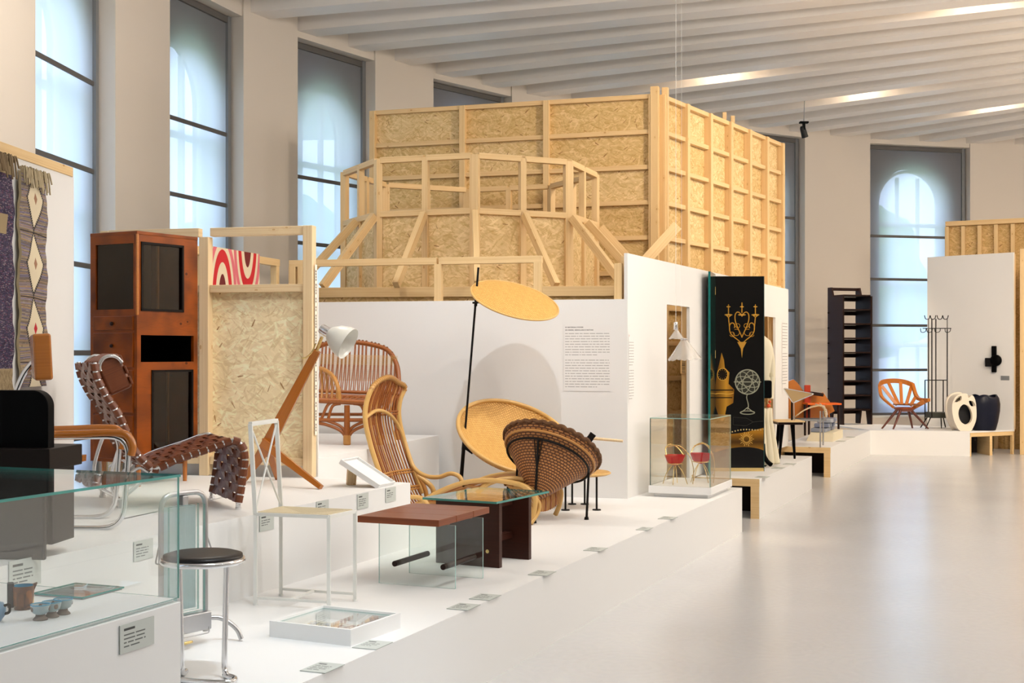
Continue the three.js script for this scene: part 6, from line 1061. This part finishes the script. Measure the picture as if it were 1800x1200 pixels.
// ───────── slatted orange armchair ─────────
{
  const c = on(1592, 753, Y2), d = -c.z, t = thing('slatted_armchair', 'orange wooden armchair with a fan of back slats and splayed dark legs', 'armchair', c.clone()), f = (x, y, k = 0) => t.worldToLocal(at(x, y, d + k));
  const hoop = [f(1545, 680, 0.05), f(1550, 672, 0.2), f(1570, 669, 0.36), f(1590, 671, 0.40), f(1604, 676, 0.34)].map(v3);
  const broad = (pts, h, w) => { const cv = new THREE.CatmullRomCurve3(pts, false, 'centripetal'), n = 18, g = []; for (let i = 0; i < n; i++) g.push(slat(cv.getPointAt(i / n), cv.getPointAt(Math.min(1, (i + 1.05) / n)), h, w)); return g; };
  part(t, 'top_rail', broad(hoop, 0.075, 0.024), M.orange);
  part(t, 'arm', broad([f(1604, 675, 0.34), f(1613, 699, 0.1), f(1633, 703, -0.2)], 0.05, 0.05), M.orange); part(t, 'arm', broad([f(1546, 680, 0.05), f(1550, 697, -0.1), f(1571, 716, -0.25)], 0.03, 0.05), M.orange);
  for (const [x0, y0, x1, y1, k] of [[1550, 678, 1577, 712, 0.12], [1562, 673, 1580, 711, 0.3], [1583, 671, 1585, 711, 0.38], [1602, 679, 1593, 711, 0.33], [1609, 698, 1600, 713, 0.1], [1630, 704, 1606, 717, -0.1], [1623, 704, 1602, 719, -0.2]]) part(t, 'slat', slat(f(x0, y0, k), f(x1, y1, k * 0.3), 0.05, 0.016, new THREE.Vector3(0, 0, 1)), M.orange);
  const s = f(1590, 717), sr = 0.19; part(t, 'seat_hub', lathe([[0, -0.06], [0.10, -0.055], [sr - 0.03, -0.02], [sr, 0.01], [sr - 0.02, 0.012], [0.1, -0.03], [0, -0.035]], 32).translate(s.x, s.y, s.z), phy({ color: '#8a3c14', roughness: 0.3 }));
  part(t, 'seat_ring', new THREE.TorusGeometry(0.21, 0.010, 8, 40).rotateX(Math.PI / 2).translate(s.x + 0.04, s.y + 0.06, s.z), M.binding);
  for (const [x0, x1, y1, k] of [[1576, 1550, 750, -0.05], [1583, 1570, 752, -0.2], [1597, 1604, 751, 0.1], [1602, 1632, 753, -0.1]]) { const q = f(x1, y1, k); q.y = 0; part(t, 'leg', rod(q, f(x0, 721, k * 0.5), 0.013, 0.024, 10), phy({ color: '#5a2412', roughness: 0.3 })); }
}
// ───────── iron coat stand ─────────
{
  const c = on(1648, 752, Y2), d = -c.z, t = thing('coat_stand', 'tall thin black iron coat stand with double hooks and an umbrella tray', 'coat stand', c.clone()), f = (x, y, k = 0) => t.worldToLocal(at(x, y, d + k)), r = 0.009;
  for (const [x, k] of [[1632, 0.05], [1638, -0.25], [1665, -0.05], [1645, 0.3]]) { const y0 = f(x, 733, k), y1 = f(x, x === 1638 || x === 1645 ? 560 : 578, k); part(t, 'post', rod(y0, y1, r), M.blackMetal); }
  part(t, 'tray', [rbox(0.30, 0.09, 0.30, 0.01, f(1648, 729).x, f(1648, 729).y, 0)], std({ color: '#3a3d36', roughness: 0.5 }));
  const ring = [f(1625, 668, 0.1), f(1640, 668, -0.25), f(1665, 668, -0.1), f(1652, 668, 0.3)]; part(t, 'rail', bent(ring, 0.008, 0.04, 7, true), M.blackMetal); part(t, 'post', rod(f(1626, 668, 0.1), f(1626, 740, 0.1), r), M.blackMetal); part(t, 'post', rod(f(1658, 668, 0.1), f(1658, 733, 0.1), r), M.blackMetal);
  part(t, 'hook_rail', rod(f(1622, 577), f(1672, 577), 0.007), M.blackMetal);
  for (const [x, y] of [[1630, 560], [1640, 560], [1652, 560], [1662, 560]]) part(t, 'hook', tube([f(x - 5, y - 6), f(x - 3, y), f(x, y + 1), f(x + 3, y), f(x + 5, y - 6)], 0.007, 20, 6), M.blackMetal);
  for (const x of [1623, 1634, 1648, 1666]) part(t, 'hook', tube([f(x - 5, 577), f(x - 4, 583), f(x, 584), f(x + 4, 582), f(x + 5, 577)], 0.006, 20, 6), M.blackMetal);
  for (const x of [1632, 1665]) part(t, 'riser', rod(f(x, 577), f(x, 560), 0.006), M.blackMetal);
  for (const [x0, x1, k] of [[1630, 1618, 0.1], [1636, 1627, -0.2], [1654, 1655, -0.1], [1658, 1662, 0.2], [1664, 1672, 0]]) { const q = f(x1, 746, k); q.y = 0; part(t, 'leg', rod(q, f(x0, 733, k), r), M.blackMetal); }
}
// ───────── two ceramic vases ─────────
{
  const c = on(1692, 756, Y2), d = -c.z, s = d / F, t = thing('pierced_vase', 'white ceramic vase pierced with rounded holes, beside the dark blue vase', 'vase', c.clone());
  // flattened hollow body, its outline traced in x, y with holes cut through, closed by a back and a rounded rim
  const P = (x, y) => [(x - 1692) * s, (754 - y) * s];
  const out = [[1683, 754], [1674, 742], [1668.5, 722], [1669, 705], [1674, 695], [1682, 690.5], [1693, 690], [1696, 697], [1703, 692.5], [1707, 699], [1709.5, 715], [1709, 735], [1703, 750], [1700, 754]].map(([x, y]) => P(x, y));
  const smooth = (pts, closed = true) => new THREE.CatmullRomCurve3(pts.map(([x, y]) => new THREE.Vector3(x, y, 0)), closed, 'centripetal').getPoints(pts.length * 5).map((q) => [q.x, q.y]);
  const hole = (pts) => smooth(pts.map(([x, y]) => P(x, y)));
  const h1 = hole([[1680, 716], [1687, 708], [1695, 710], [1702, 723], [1701, 737], [1693, 743], [1684, 739], [1679, 728]]), h2 = hole([[1672, 703], [1677, 695], [1683, 693], [1684, 699], [1678, 704]]), h3 = hole([[1697, 702], [1703, 702], [1708, 710], [1701, 711]]);
  const sm = smooth(out), cx0 = 0, inner = sm.map(([x, y]) => [x * 0.84, 0.29 + (y - 0.29) * 0.86]);
  part(t, 'front_wall', ext(sm, 0.05, 0.006, [h1, h2, h3]).translate(0, 0, 0.13), M.ceramicWhite); part(t, 'back_wall', ext(sm, 0.03, 0.02).translate(0, 0, -0.13), M.ceramicWhite);
  part(t, 'side_wall', ext(sm, 0.25, 0.0, [inner]), M.ceramicWhite);
  part(t, 'inside', ext(inner.map(([x, y]) => [x * 0.7 + 0.06, y]), 0.01).translate(0.0, 0, -0.02), std({ color: '#15161c', roughness: 0.5 }));  // dark sheet behind the main hole, so its right side looks dark
  const c2 = on(1730, 756, Y2), t2 = thing('blue_vase', 'broad dark blue ceramic vase with a wavy rim, the right one of two', 'vase', c2.clone()), k = -c2.z / F;
  const prof = [[0, 0], [18, 0], [20, 1], [24, 16], [27, 34], [27.5, 46], [25.5, 56], [22, 61], [20, 60], [24, 50], [24.5, 40], [20, 14], [0, 8]].map(([x, y]) => [x * k, y * k]);
  const g = lathe(prof, 56).scale(1, 1, 0.75), p = g.attributes.position; for (let i = 0; i < p.count; i++) { const y = p.getY(i), a = Math.atan2(p.getZ(i), p.getX(i)), w = Math.max(0, y / (61 * k) - 0.6); p.setX(i, p.getX(i) - (p.getX(i) < 0 ? 0.03 * (1 - y / (61 * k)) * 0 : 0)); p.setY(i, y + w * 0.05 * Math.cos(a * 3 + 0.6)); } g.computeVertexNormals();
  part(t2, 'body', g, M.navy);
}
// captions lying on the far platforms
[[1340, 838, 'by the gold foot of the black screen'], [1368, 822, 'below the small black-legged table, nearer one'], [1388, 815, 'below the small black-legged table, farther one'], [1478, 775, 'on the platform edge before the blue grey blocks'], [1495, 768, 'on the platform edge before the bookcase, farther one']].forEach(([x, y, s]) => label('small flat caption card ' + s, on(x, y, Y2 + 0.002), -TH, true, 0.12, 0.16));
renderer.render(scene, camera);
